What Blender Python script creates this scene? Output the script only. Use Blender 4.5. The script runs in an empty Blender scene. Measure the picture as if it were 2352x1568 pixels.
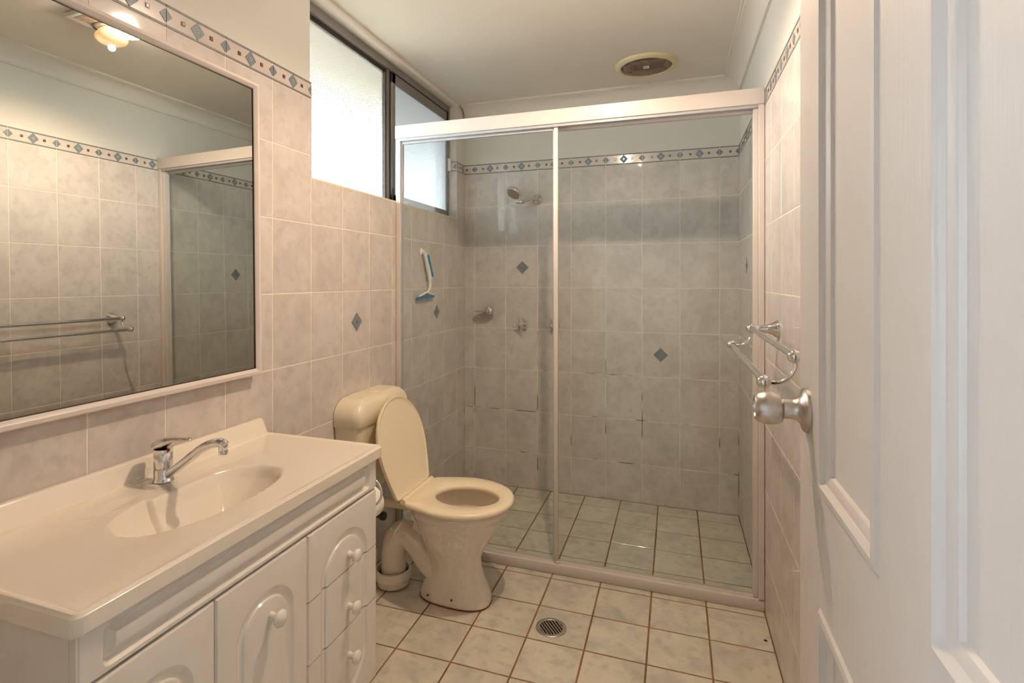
import bpy, bmesh, math, random
from mathutils import Vector, Matrix
random.seed(7)
sc = bpy.context.scene
COL = sc.collection
PI = math.pi

# ------------------------------------------------------------------ camera
FPX, PXX, PXY, YAW = 1256.37, 1108.30, 642.73, 0.3388
cam_d = bpy.data.cameras.new('camera')
cam_d.sensor_fit = 'HORIZONTAL'
cam_d.sensor_width = 36.0
cam_d.lens = FPX / 2352 * 36.0
cam_d.shift_x = (1176 - PXX) / 2352
cam_d.shift_y = -(784 - PXY) / 2352
cam_d.clip_start = 0.02
cam = bpy.data.objects.new('camera', cam_d)
COL.objects.link(cam)
cam.location = (1.2604, 0.0, 1.2684)
cam.rotation_euler = (PI / 2, 0, YAW)
sc.camera = cam

# ------------------------------------------------------------------ world, exposure
world = bpy.data.worlds.new('sky')
sc.world = world
world.use_nodes = True
bg = world.node_tree.nodes['Background']
bg.inputs['Color'].default_value = (0.83, 0.92, 1.0, 1)
bg.inputs['Strength'].default_value = 15.0
sc.view_settings.view_transform = 'Standard'
sc.view_settings.look = 'None'
sc.view_settings.gamma = 1.0
sc.view_settings.use_curve_mapping = False
sc.view_settings.exposure = 0.6
LAMP_HEAT = 30.0
WARM = (1.0, 0.735, 0.49)
cy = sc.cycles
cy.max_bounces = 6
cy.diffuse_bounces = 4
cy.glossy_bounces = 4
cy.transmission_bounces = 4
cy.transparent_max_bounces = 8
cy.use_adaptive_sampling = True
cy.adaptive_threshold = 0.06
cy.adaptive_min_samples = 28
cy.use_light_tree = False
cy.use_denoising = True
cy.caustics_reflective = False
cy.caustics_refractive = True

def lamp(name, loc, power, color, radius, cone=None):
    d = bpy.data.lights.new(name, 'SPOT' if cone else 'POINT')
    if cone:                                   # reflector bulb: throws its light downwards
        d.spot_size = math.radians(cone)
        d.spot_blend = 0.6
    d.energy = power
    d.color = color
    d.shadow_soft_size = radius
    o = bpy.data.objects.new(name, d)
    COL.objects.link(o)
    o.location = loc
    return o

# ------------------------------------------------------------------ materials
def srgb(r, g, b):
    f = lambda c: (c / 255 / 12.92) if c / 255 <= 0.04045 else ((c / 255 + 0.055) / 1.055) ** 2.4
    return (f(r), f(g), f(b), 1.0)

def nd(nt, t, **kw):
    n = nt.nodes.new(t)
    for k, v in kw.items():
        setattr(n, k, v)
    return n

def mat(name, color, rough=0.5, metal=0.0, spec=0.5, coat=0.0, bump=None, emit=None, vary=None):
    m = bpy.data.materials.new(name)
    m.use_nodes = True
    nt = m.node_tree
    b = nt.nodes['Principled BSDF']
    b.inputs['Base Color'].default_value = color
    b.inputs['Roughness'].default_value = rough
    b.inputs['Metallic'].default_value = metal
    b.inputs['Specular IOR Level'].default_value = spec
    b.inputs['Coat Weight'].default_value = coat
    b.inputs['Coat Roughness'].default_value = 0.06
    if emit:
        b.inputs['Emission Color'].default_value = emit[0]
        b.inputs['Emission Strength'].default_value = emit[1]
    geo = nd(nt, 'ShaderNodeNewGeometry')
    if vary:                                   # (second colour, noise scale)
        nz = nd(nt, 'ShaderNodeTexNoise')
        nz.inputs['Scale'].default_value = vary[1]
        nz.inputs['Detail'].default_value = 5
        nt.links.new(geo.outputs['Position'], nz.inputs['Vector'])
        mx = nd(nt, 'ShaderNodeMix', data_type='RGBA')
        mr = nd(nt, 'ShaderNodeMapRange')
        mr.inputs['From Min'].default_value = 0.35
        mr.inputs['From Max'].default_value = 0.68
        nt.links.new(nz.outputs['Fac'], mr.inputs['Value'])
        nt.links.new(mr.outputs['Result'], mx.inputs['Factor'])
        mx.inputs['A'].default_value = color
        mx.inputs['B'].default_value = vary[0]
        nt.links.new(mx.outputs['Result'], b.inputs['Base Color'])
    if bump:                                   # (scale, strength, stretch)
        nz = nd(nt, 'ShaderNodeTexNoise')
        nz.inputs['Scale'].default_value = bump[0]
        nz.inputs['Detail'].default_value = 3
        mp = nd(nt, 'ShaderNodeMapping')
        mp.inputs['Scale'].default_value = bump[2] if len(bump) > 2 else (1, 1, 1)
        nt.links.new(geo.outputs['Position'], mp.inputs['Vector'])
        nt.links.new(mp.outputs['Vector'], nz.inputs['Vector'])
        bp = nd(nt, 'ShaderNodeBump')
        bp.inputs['Strength'].default_value = bump[1]
        bp.inputs['Distance'].default_value = 0.002
        nt.links.new(nz.outputs['Fac'], bp.inputs['Height'])
        nt.links.new(bp.outputs['Normal'], b.inputs['Normal'])
    return m

def mat_tile(name, c1, c2, c3, rough, coat, scale, rand=0.06):
    """mottled glazed tile: clouds of two tones, a fine third tone, a small shift from tile to tile"""
    m = bpy.data.materials.new(name)
    m.use_nodes = True
    nt = m.node_tree
    b = nt.nodes['Principled BSDF']
    geo = nd(nt, 'ShaderNodeNewGeometry')
    oi = nd(nt, 'ShaderNodeObjectInfo')
    off = nd(nt, 'ShaderNodeVectorMath', operation='SCALE')
    comb = nd(nt, 'ShaderNodeCombineXYZ')
    for s in 'XYZ':
        nt.links.new(oi.outputs['Random'], comb.inputs[s])
    nt.links.new(comb.outputs['Vector'], off.inputs[0])
    off.inputs['Scale'].default_value = 11.0
    add = nd(nt, 'ShaderNodeVectorMath', operation='ADD')
    nt.links.new(geo.outputs['Position'], add.inputs[0])
    nt.links.new(off.outputs['Vector'], add.inputs[1])
    n1 = nd(nt, 'ShaderNodeTexNoise')
    n1.inputs['Scale'].default_value = scale
    n1.inputs['Detail'].default_value = 4
    n1.inputs['Roughness'].default_value = 0.62
    n1.inputs['Distortion'].default_value = 0.5
    nt.links.new(add.outputs['Vector'], n1.inputs['Vector'])
    r1 = nd(nt, 'ShaderNodeValToRGB')
    r1.color_ramp.elements[0].position = 0.33
    r1.color_ramp.elements[0].color = c2
    r1.color_ramp.elements[1].position = 0.60
    r1.color_ramp.elements[1].color = c1
    nt.links.new(n1.outputs['Fac'], r1.inputs['Fac'])
    n2 = nd(nt, 'ShaderNodeTexNoise')
    n2.inputs['Scale'].default_value = scale * 3.3
    n2.inputs['Detail'].default_value = 3
    nt.links.new(add.outputs['Vector'], n2.inputs['Vector'])
    mr = nd(nt, 'ShaderNodeMapRange')
    mr.inputs['From Min'].default_value = 0.52
    mr.inputs['From Max'].default_value = 0.75
    mr.inputs['To Max'].default_value = 0.55
    nt.links.new(n2.outputs['Fac'], mr.inputs['Value'])
    mx = nd(nt, 'ShaderNodeMix', data_type='RGBA')
    nt.links.new(mr.outputs['Result'], mx.inputs['Factor'])
    nt.links.new(r1.outputs['Color'], mx.inputs['A'])
    mx.inputs['B'].default_value = c3
    hs = nd(nt, 'ShaderNodeHueSaturation')
    mv = nd(nt, 'ShaderNodeMapRange')
    mv.inputs['To Min'].default_value = 1 - rand
    mv.inputs['To Max'].default_value = 1 + rand
    nt.links.new(oi.outputs['Random'], mv.inputs['Value'])
    nt.links.new(mv.outputs['Result'], hs.inputs['Value'])
    nt.links.new(mx.outputs['Result'], hs.inputs['Color'])
    nt.links.new(hs.outputs['Color'], b.inputs['Base Color'])
    b.inputs['Roughness'].default_value = rough
    b.inputs['Specular IOR Level'].default_value = 0.3
    b.inputs['Coat Weight'].default_value = coat
    b.inputs['Coat Roughness'].default_value = 0.05
    return m

def mat_clear(name, tint, frac=1.0):
    """thin clear sheet: tinted transmission plus mirror-like surface reflection by angle"""
    m = bpy.data.materials.new(name)
    m.use_nodes = True
    nt = m.node_tree
    nt.nodes.remove(nt.nodes['Principled BSDF'])
    out = nt.nodes['Material Output']
    fr = nd(nt, 'ShaderNodeLayerWeight')
    pw = nd(nt, 'ShaderNodeMath', operation='POWER')
    pw.inputs[1].default_value = 5.0
    nt.links.new(fr.outputs['Facing'], pw.inputs[0])
    ma = nd(nt, 'ShaderNodeMath', operation='MULTIPLY_ADD')
    ma.inputs[1].default_value = 0.96
    ma.inputs[2].default_value = 0.04
    nt.links.new(pw.outputs['Value'], ma.inputs[0])
    tr = nd(nt, 'ShaderNodeBsdfTransparent')
    tr.inputs['Color'].default_value = tint
    gl = nd(nt, 'ShaderNodeBsdfGlossy')
    gl.inputs['Roughness'].default_value = 0.01
    mx = nd(nt, 'ShaderNodeMixShader')
    mu = nd(nt, 'ShaderNodeMath', operation='MULTIPLY')
    mu.inputs[1].default_value = frac
    nt.links.new(ma.outputs['Value'], mu.inputs[0])
    nt.links.new(mu.outputs['Value'], mx.inputs['Fac'])
    nt.links.new(tr.outputs['BSDF'], mx.inputs[1])
    nt.links.new(gl.outputs['BSDF'], mx.inputs[2])
    nt.links.new(mx.outputs['Shader'], out.inputs['Surface'])
    return m

def mat_frost(name, tint, diffuse):
    """obscure patterned window glass: rough refraction plus diffuse transmission, pebbled surface"""
    m = bpy.data.materials.new(name)
    m.use_nodes = True
    nt = m.node_tree
    nt.nodes.remove(nt.nodes['Principled BSDF'])
    out = nt.nodes['Material Output']
    geo = nd(nt, 'ShaderNodeNewGeometry')
    vo = nd(nt, 'ShaderNodeTexVoronoi')
    vo.inputs['Scale'].default_value = 230
    nt.links.new(geo.outputs['Position'], vo.inputs['Vector'])
    bp = nd(nt, 'ShaderNodeBump')
    bp.inputs['Strength'].default_value = 0.9
    bp.inputs['Distance'].default_value = 0.003
    nt.links.new(vo.outputs['Distance'], bp.inputs['Height'])
    rf = nd(nt, 'ShaderNodeBsdfRefraction')
    rf.inputs['Color'].default_value = tint
    rf.inputs['Roughness'].default_value = 0.28
    rf.inputs['IOR'].default_value = 1.12
    nt.links.new(bp.outputs['Normal'], rf.inputs['Normal'])
    tl = nd(nt, 'ShaderNodeBsdfTranslucent')
    tl.inputs['Color'].default_value = tint
    mx = nd(nt, 'ShaderNodeMixShader')
    mx.inputs['Fac'].default_value = diffuse
    nt.links.new(rf.outputs['BSDF'], mx.inputs[1])
    nt.links.new(tl.outputs['BSDF'], mx.inputs[2])
    gl = nd(nt, 'ShaderNodeBsdfGlossy')
    gl.inputs['Roughness'].default_value = 0.2
    nt.links.new(bp.outputs['Normal'], gl.inputs['Normal'])
    m2 = nd(nt, 'ShaderNodeMixShader')
    m2.inputs['Fac'].default_value = 0.05
    nt.links.new(mx.outputs['Shader'], m2.inputs[1])
    nt.links.new(gl.outputs['BSDF'], m2.inputs[2])
    nt.links.new(m2.outputs['Shader'], out.inputs['Surface'])
    return m

M = {}
M['tile'] = mat_tile('wall_tile_glaze', srgb(219, 211, 206), srgb(205, 196, 192), srgb(190, 182, 181), 0.34, 0.4, 9.0, 0.03)
M['grout'] = mat('wall_grout', srgb(240, 230, 220), 0.8)
M['grout_shower'] = mat('shower_grout', srgb(236, 226, 214), 0.8)
nt_ = M['grout_shower'].node_tree
ge_ = nd(nt_, 'ShaderNodeNewGeometry')
nz_ = nd(nt_, 'ShaderNodeTexNoise')
nz_.inputs['Scale'].default_value = 7.0
nz_.inputs['Detail'].default_value = 4
nt_.links.new(ge_.outputs['Position'], nz_.inputs['Vector'])
sp_ = nd(nt_, 'ShaderNodeSeparateXYZ')
nt_.links.new(ge_.outputs['Position'], sp_.inputs['Vector'])
zz_ = nd(nt_, 'ShaderNodeMapRange')                       # mould has settled on the lower joints
zz_.inputs['From Min'].default_value = 1.10
zz_.inputs['From Max'].default_value = 0.55
zz_.inputs['To Min'].default_value = -0.20
zz_.inputs['To Max'].default_value = 0.05
nt_.links.new(sp_.outputs['Z'], zz_.inputs['Value'])
ad_ = nd(nt_, 'ShaderNodeMath', operation='ADD')
nt_.links.new(nz_.outputs['Fac'], ad_.inputs[0])
nt_.links.new(zz_.outputs['Result'], ad_.inputs[1])
mr_ = nd(nt_, 'ShaderNodeMapRange')
mr_.inputs['From Min'].default_value = 0.57
mr_.inputs['From Max'].default_value = 0.66
nt_.links.new(ad_.outputs['Value'], mr_.inputs['Value'])
mx_ = nd(nt_, 'ShaderNodeMix', data_type='RGBA')
nt_.links.new(mr_.outputs['Result'], mx_.inputs['Factor'])
mx_.inputs['A'].default_value = srgb(236, 226, 214)
mx_.inputs['B'].default_value = srgb(96, 74, 58)
nt_.links.new(mx_.outputs['Result'], nt_.nodes['Principled BSDF'].inputs['Base Color'])
M['floor_tile'] = mat_tile('floor_tile_glaze', srgb(222, 214, 198), srgb(196, 193, 182), srgb(168, 167, 161), 0.28, 0.25, 8.0, 0.05)
M['floor_grout'] = mat('floor_grout', srgb(158, 116, 80), 0.9, vary=(srgb(112, 84, 62), 9.0))
M['paint'] = mat('wall_paint', srgb(226, 222, 214), 0.55, bump=(90, 0.05))
M['ceil'] = mat('ceiling_paint', srgb(232, 226, 216), 0.7, bump=(60, 0.04))
M['gloss'] = mat('cabinet_white_gloss', srgb(238, 233, 226), 0.22, coat=0.5)
M['top'] = mat('basin_cream_gloss', srgb(244, 236, 224), 0.18, coat=0.4, vary=(srgb(242, 232, 218), 3.0))
M['ceramic'] = mat('toilet_ceramic', srgb(238, 228, 214), 0.16, coat=0.4)
M['plastic'] = mat('cream_plastic', srgb(248, 234, 206), 0.28)
M['cistern'] = mat('cistern_plastic', srgb(236, 226, 200), 0.3)
M['chrome'] = mat('chrome', (0.78, 0.78, 0.79, 1), 0.07, metal=1.0)
M['satin'] = mat('satin_nickel', (0.62, 0.58, 0.54, 1), 0.27, metal=1.0, bump=(160, 0.12, (1, 20, 1)))
M['alu'] = mat('white_aluminium', srgb(214, 206, 201), 0.35)
M['alu_in'] = mat('grey_aluminium', srgb(176, 180, 186), 0.35)
M['bronze'] = mat('bronze_aluminium', srgb(138, 134, 130), 0.4, metal=0.3)
M['bronze_dark'] = mat('dark_bronze_gasket', srgb(62, 52, 48), 0.5)
M['frost'] = mat_frost('frosted_glass', (0.95, 0.95, 0.92, 1), 0.05)
M['frost_blue'] = mat_frost('frosted_glass_screened', (0.36, 0.36, 0.352, 1), 0.55)
M['glass'] = mat_clear('shower_glass', (0.955, 0.985, 0.988, 1), 0.6)
M['mirror'] = mat('mirror_silver', (0.62, 0.625, 0.575, 1), 0.0, metal=1.0)
M['frame'] = mat('mirror_frame_white', srgb(232, 222, 218), 0.2, coat=0.4)
M['mdark'] = mat('mirror_edge', srgb(70, 62, 55), 0.4)
M['blue'] = mat('border_blue_glaze', srgb(128, 142, 152), 0.3, bump=(300, 0.4))
M['stripe'] = mat('border_grey_stripe', srgb(132, 138, 142), 0.3, bump=(260, 0.6))
M['dark'] = mat('border_dark_glaze', srgb(92, 88, 86), 0.3)
M['gold'] = mat('border_gold_dot', srgb(190, 150, 110), 0.2, metal=0.8)
M['border'] = mat('border_tile_base', srgb(225, 212, 204), 0.2, coat=0.4, vary=(srgb(214, 202, 196), 12.0))
M['door'] = mat('door_white_paint', srgb(218, 212, 208), 0.42, bump=(34, 0.32, (6, 6, 0.35)))
M['black'] = mat('black_rubber', srgb(40, 38, 38), 0.5)
M['grey'] = mat('grey_plastic', srgb(84, 84, 84), 0.45)
M['brown'] = mat('brown_sealant', srgb(120, 78, 58), 0.7)
M['cream_edge'] = mat('cream_edge_strip', srgb(236, 222, 190), 0.4)
M['blue_grip'] = mat('blue_plastic', srgb(40, 128, 190), 0.35)
M['white_pl'] = mat('white_plastic', srgb(238, 236, 232), 0.35)
M['paper'] = mat('toilet_paper', srgb(245, 242, 236), 0.95, bump=(200, 0.2))
M['vent'] = mat('aged_vent_plastic', srgb(224, 211, 172), 0.45)
M['grille'] = mat('vent_grille_plastic', srgb(176, 156, 138), 0.6)
M['hole'] = mat('dark_void', srgb(12, 10, 10), 0.9)
M['red'] = mat('red_dot', srgb(180, 20, 20), 0.3)
M['opal'] = mat('opal_bulb_glass', (1, 1, 1, 1), 0.3, emit=((1.0, 0.82, 0.64, 1), 80.0))
M['heat'] = mat('heat_bulb_glass', (1.0, 0.82, 0.58, 1), 0.12, metal=0.7, emit=((1.0, 0.62, 0.30, 1), 0.55))
M['eave'] = mat('outside_eave', srgb(150, 142, 128), 0.9)
M['ground'] = mat('outside_ground', srgb(118, 112, 100), 0.95)
M['hall'] = mat('hall_paint', srgb(232, 230, 226), 0.8)
M['sticker'] = mat('white_sticker', srgb(240, 236, 230), 0.5)
M['ink'] = mat('sticker_print', srgb(120, 112, 108), 0.6)

# ------------------------------------------------------------------ mesh builder
ORG = {}
class MB:
    def __init__(s):
        s.v, s.f, s.m = [], [], []
    def add(s, vs, fs, mi=0):
        b = len(s.v)
        s.v += [tuple(p) for p in vs]
        s.f += [tuple(i + b for i in f) for f in fs]
        s.m += [mi] * len(fs)
    def box(s, x0, x1, y0, y1, z0, z1, mi=0):
        vs = [(x, y, z) for z in (z0, z1) for y in (y0, y1) for x in (x0, x1)]
        s.add(vs, [(0, 2, 3, 1), (4, 5, 7, 6), (0, 1, 5, 4), (2, 6, 7, 3), (0, 4, 6, 2), (1, 3, 7, 5)], mi)
    def rbox(s, x0, x1, y0, y1, z0, z1, r=0.004, seg=2, mi=0):
        bm = bmesh.new()
        bmesh.ops.create_cube(bm, size=1)
        for v in bm.verts:
            v.co = ((x0 + x1) / 2 + v.co.x * (x1 - x0), (y0 + y1) / 2 + v.co.y * (y1 - y0), (z0 + z1) / 2 + v.co.z * (z1 - z0))
        bmesh.ops.bevel(bm, geom=bm.edges[:], offset=r, segments=seg, affect='EDGES', profile=0.5)
        bm.verts.index_update()
        s.add([v.co for v in bm.verts], [[v.index for v in f.verts] for f in bm.faces], mi)
        bm.free()
    def loft(s, loops, cap0=True, cap1=True, mi=0, closed=True):
        n = len(loops[0])
        vs = [p for l in loops for p in l]
        fs = []
        for k in range(len(loops) - 1):
            for i in range(n if closed else n - 1):
                j = (i + 1) % n
                fs.append((k * n + i, k * n + j, (k + 1) * n + j, (k + 1) * n + i))
        if cap0:
            fs.append(tuple(range(n - 1, -1, -1)))
        if cap1:
            fs.append(tuple((len(loops) - 1) * n + i for i in range(n)))
        s.add(vs, fs, mi)
    def tube(s, pts, r, n=12, cap=True, mi=0):
        P = [Vector(p) for p in pts]
        rs = r if isinstance(r, (list, tuple)) else [r] * len(P)
        loops, up = [], None
        for i, p in enumerate(P):
            t = (P[min(i + 1, len(P) - 1)] - P[max(i - 1, 0)]).normalized()
            if up is None:
                a = Vector((0, 0, 1)) if abs(t.z) < 0.9 else Vector((1, 0, 0))
                up = t.cross(a).normalized()
            up = (up - t * up.dot(t)).normalized()
            sd = t.cross(up)
            loops.append([p + (up * math.cos(2 * PI * k / n) + sd * math.sin(2 * PI * k / n)) * rs[i] for k in range(n)])
        s.loft(loops, cap, cap, mi)
    def lathe(s, prof, o, axis='Z', n=24, mi=0, cap=True, sx=1.0, sy=1.0):
        """prof: [(radius, height along axis)]"""
        loops = []
        for r, h in prof:
            l = []
            for k in range(n):
                a, b = r * math.cos(2 * PI * k / n) * sx, r * math.sin(2 * PI * k / n) * sy
                if axis == 'Z': l.append((o[0] + a, o[1] + b, o[2] + h))
                elif axis == 'X': l.append((o[0] + h, o[1] + a, o[2] + b))
                else: l.append((o[0] + b, o[1] + h, o[2] + a))
            loops.append(l)
        s.loft(loops, cap, cap, mi)
    def ball(s, c, r, n=14, mi=0):
        s.lathe([(max(1e-4, r * math.sin(PI * k / n)), -r * math.cos(PI * k / n)) for k in range(n + 1)], c, 'Z', n, mi)
    def build(s, name, mats, parent=None, smooth=35):
        me = bpy.data.meshes.new(name)
        o = ORG.get(parent, Vector((0, 0, 0))) if parent else Vector((0, 0, 0))
        me.from_pydata([tuple(Vector(p) - o) for p in s.v], [], s.f)
        for m in (mats if isinstance(mats, (list, tuple)) else [mats]):
            me.materials.append(M[m])
        me.polygons.foreach_set('material_index', s.m)
        bm = bmesh.new()
        bm.from_mesh(me)
        bmesh.ops.remove_doubles(bm, verts=bm.verts, dist=1e-6)
        bmesh.ops.recalc_face_normals(bm, faces=bm.faces)
        bm.to_mesh(me)
        bm.free()
        if smooth:
            me.polygons.foreach_set('use_smooth', [True] * len(me.polygons))
            me.set_sharp_from_angle(angle=math.radians(smooth))
        ob = bpy.data.objects.new(name, me)
        COL.objects.link(ob)
        if parent:
            ob.parent = parent
            ORG[ob] = o
        return ob

def thing(name, label, cat, loc=(0, 0, 0), group=None, kind=None):
    o = bpy.data.objects.new(name, None)
    COL.objects.link(o)
    o.location = loc
    o.empty_display_size = 0.05
    ORG[o] = Vector(loc)
    return tag(o, label, cat, group, kind)

def tag(o, label, cat, group=None, kind=None):
    o['label'] = label
    o['category'] = cat
    if group: o['group'] = group
    if kind: o['kind'] = kind
    return o

def spline(pts, n=8):
    """Catmull-Rom through the points"""
    P = [Vector(p) for p in pts]
    P = [P[0] * 2 - P[1]] + P + [P[-1] * 2 - P[-2]]
    out = []
    for i in range(1, len(P) - 2):
        for k in range(n):
            t = k / n
            a, b, c, d = P[i - 1], P[i], P[i + 1], P[i + 2]
            out.append(0.5 * ((2 * b) + (c - a) * t + (2 * a - 5 * b + 4 * c - d) * t * t + (3 * b - a - 3 * c + d) * t ** 3))
    out.append(P[-2])
    return out

def shape(u0, u1, v0, v1, d, top='sq', bot='sq', r=0.02, h=0.08, n=10):
    """closed outline, inset by d; corners square, round (radius r) or arched (rise h); same point count for any d"""
    u0, u1, v0, v1 = u0 + d, u1 - d, v0 + d, v1 - d
    c, w = (u0 + u1) / 2, (u1 - u0) / 2
    pts = []
    def half(kind, up):
        out = []
        hh = max(0.002, h - d) if kind == 'arch' else 0
        rr = {'sq': 0.0012, 'round': max(0.0015, r - d)}.get(kind, 0)
        for k in range(2 * n + 1):                         # right to left
            t = k / (2 * n)
            if kind == 'arch':
                a = PI * t
                out.append((c + w * math.cos(a), (v1 - hh + hh * math.sin(a)) if up else (v0 + hh - hh * math.sin(a))))
            else:
                if k <= n:
                    a = PI / 2 * k / n
                    out.append((u1 - rr + rr * math.cos(a), (v1 - rr + rr * math.sin(a)) if up else (v0 + rr - rr * math.sin(a))))
                else:
                    a = PI / 2 * (k - n - 1) / (n - 1)
                    out.append((u0 + rr - rr * math.sin(a), (v1 - rr + rr * math.cos(a)) if up else (v0 + rr - rr * math.cos(a))))
        return out
    pts = half(top, True) + half(bot, False)[::-1]
    return pts

def panel(mb, rect, loops, to3, mi=0):
    """flat front (rect) with nested loops [(points, depth)] worked into it; to3(u, v, depth) -> xyz"""
    u0, u1, v0, v1 = rect
    L0 = loops[0][0]
    n = len(L0)
    c = ((u0 + u1) / 2, (v0 + v1) / 2)
    ring = []
    for (u, v) in L0:
        du, dv = u - c[0], v - c[1]
        t = min(((u1 - c[0]) if du > 0 else (u0 - c[0])) / du if abs(du) > 1e-9 else 1e9,
                ((v1 - c[1]) if dv > 0 else (v0 - c[1])) / dv if abs(dv) > 1e-9 else 1e9)
        ring.append([c[0] + du * t, c[1] + dv * t])
    used = set()
    for cu in (u0, u1):
        for cv in (v0, v1):
            i = min((i for i in range(n) if i not in used), key=lambda i: (ring[i][0] - cu) ** 2 + (ring[i][1] - cv) ** 2)
            ring[i] = [cu, cv]
            used.add(i)
    L = [[to3(u, v, 0) for u, v in ring]] + [[to3(u, v, d) for u, v in pts] for pts, d in loops]
    mb.loft(L, False, True, mi)
    return L[0]

# ------------------------------------------------------------------ room numbers (metres)
W, D, CEIL = 1.5828, 3.2326, 2.355
YF = 0.15                                   # inner face of the entrance wall
R0, RH = 1.2226, 0.251
ROWS = [0.0, 0.2186, 0.4696, 0.7206, 0.9716, 1.2226, 1.4736, 1.7246, 1.931]
TB, TT = 1.931, 1.9939
GAP = 0.003
WY0, WY1, WZ0, WZ1 = 1.6845, 3.102, 1.645, 2.335      # window opening in the left wall
COLS_L = [0.8745 + 0.2025 * c for c in range(-4, 12)]
COLS_B = [0.0701 + 0.2025 * c for c in range(0, 8)]
COLS_R = [1.58 + 0.2025 * c for c in range(-8, 9)]

# ------------------------------------------------------------------ setting: shell
T = 0.10
mb = MB()
mb.box(-T, -0.006, YF - 0.1, WY0, 0, CEIL)
mb.box(-T, -0.006, WY0, WY1, 0, WZ0 - 0.006)
mb.box(-T, -0.006, WY0, WY1, WZ1, CEIL)
mb.box(-T, -0.006, WY1 + 0.006, D + T, 0, CEIL)
wall_left = tag(mb.build('wall_left', 'paint', smooth=0), 'left wall, pinkish grey tiles up to a patterned border, with the high window', 'wall', kind='structure')
mb = MB()
mb.box(-T, W + T, D + 0.006, D + T, 0, CEIL)
wall_back = tag(mb.build('wall_back', 'paint', smooth=0), 'tiled back wall of the shower behind the glass', 'wall', kind='structure')
mb = MB()
mb.box(W + 0.006, W + T, YF - 0.1, D + T, 0, CEIL)
wall_right = tag(mb.build('wall_right', 'paint', smooth=0), 'tiled right wall carrying the double towel rail', 'wall', kind='structure')
mb = MB()
mb.box(-T, 0.60, YF - 0.1, YF, 0, CEIL)
mb.box(1.50, W + T, YF - 0.1, YF, 0, CEIL)
mb.box(0.60, 1.50, YF - 0.1, YF, 2.08, CEIL)
wall_front = tag(mb.build('wall_front', 'paint', smooth=0), 'entrance wall around the doorway', 'wall', kind='structure')
mb = MB()
mb.box(-T, W + T, YF - 0.1, D + T, -0.10, -0.0012)
floor = tag(mb.build('floor', 'floor_grout', smooth=0), 'floor of square mottled grey tiles with brown grout', 'floor', kind='structure')
mb = MB()
mb.box(-T, W + T, YF - 0.1, D + T, CEIL, CEIL + 0.08)
ceiling = tag(mb.build('ceiling', 'ceil', smooth=0), 'plain white painted ceiling', 'ceiling', kind='structure')

# hall outside the door (behind the camera)
mb = MB()
mb.box(-0.6, 2.6, -1.5, YF - 0.1, -0.06, 0.0)
tag(mb.build('floor_hall', 'hall', smooth=0), 'hall floor outside the doorway', 'floor', kind='structure')
mb = MB()
mb.box(-0.6, 2.6, -1.5, YF - 0.1, CEIL, CEIL + 0.08)
tag(mb.build('ceiling_hall', 'hall', smooth=0), 'hall ceiling outside the doorway', 'ceiling', kind='structure')
mb = MB()
mb.box(-0.6, 2.6, -1.6, -1.5, 0, CEIL)
mb.box(-0.7, -0.6, -1.6, YF - 0.1, 0, 1.20)           # end wall, with an opening added to bring cool daylight onto the door
mb.box(-0.7, -0.6, -1.6, YF - 0.1, 1.90, CEIL)
mb.box(-0.7, -0.6, -0.55, YF - 0.1, 1.20, 1.90)
mb.box(-0.7, -0.6, -1.6, -1.30, 1.20, 1.90)
mb.box(2.6, 2.7, -1.6, YF - 0.1, 0, CEIL)
mb.box(-0.6, -T, YF - 0.1, YF - 0.02, 0, CEIL)
mb.box(W + T, 2.6, YF - 0.1, YF - 0.02, 0, CEIL)
tag(mb.build('wall_hall', 'hall', smooth=0), 'hall walls outside the doorway', 'wall', kind='structure')

# ------------------------------------------------------------------ tiles
CACHE = {}
def tile_mesh(a, b, th, mname, bev=0.0012):
    """tile lying in local XY, face towards +Z"""
    key = (round(a, 4), round(b, 4), th, mname)
    if key in CACHE:
        return CACHE[key]
    x, y = a / 2, b / 2
    loops = []
    for d, z in ((0, -th), (0, -bev), (bev, 0)):
        loops.append([(-x + d, -y + d, z), (x - d, -y + d, z), (x - d, y - d, z), (-x + d, y - d, z)])
    m = MB()
    m.loft(loops, False, True)
    me = bpy.data.meshes.new(mname)
    me.from_pydata(m.v, [], m.f)
    me.materials.append(M[mname])
    CACHE[key] = me
    return me

# local XY plane -> wall: columns are u, v, normal in world axes
ROT = {'L': Matrix(((0, 0, 1), (1, 0, 0), (0, 1, 0))),        # u=+Y v=+Z n=+X
       'R': Matrix(((0, 0, -1), (-1, 0, 0), (0, 1, 0))),      # u=-Y v=+Z n=-X
       'B': Matrix(((1, 0, 0), (0, 0, -1), (0, 1, 0))),       # u=+X v=+Z n=-Y
       'F': Matrix(((1, 0, 0), (0, 1, 0), (0, 0, 1)))}
def put(name, me, wall, side, u, v, dep=0.0, parent=None):
    o = bpy.data.objects.new(name, me)
    COL.objects.link(o)
    pos = {'L': (dep, u, v), 'R': (W - dep, u, v), 'B': (u, D - dep, v), 'F': (u, v, dep)}[side]
    o.matrix_world = Matrix.Translation(pos) @ ROT[side].to_4x4()
    o.parent = wall
    return o

def cells(lines, lo, hi):
    ls = [lo] + [x for x in lines if lo + 0.004 < x < hi - 0.004] + [hi]
    return list(zip(ls[:-1], ls[1:]))

def clip_u(poly, lo, hi):
    for sgn, lim in ((1, lo), (-1, hi)):
        out = []
        for i, p in enumerate(poly):
            q = poly[(i + 1) % len(poly)]
            pi, qi = sgn * (p[0] - lim) >= 0, sgn * (q[0] - lim) >= 0
            if pi: out.append(p)
            if pi != qi:
                t = (lim - p[0]) / (q[0] - p[0])
                out.append((lim, p[1] + (q[1] - p[1]) * t))
        poly = out
        if len(poly) < 3: return []
    return poly

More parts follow.
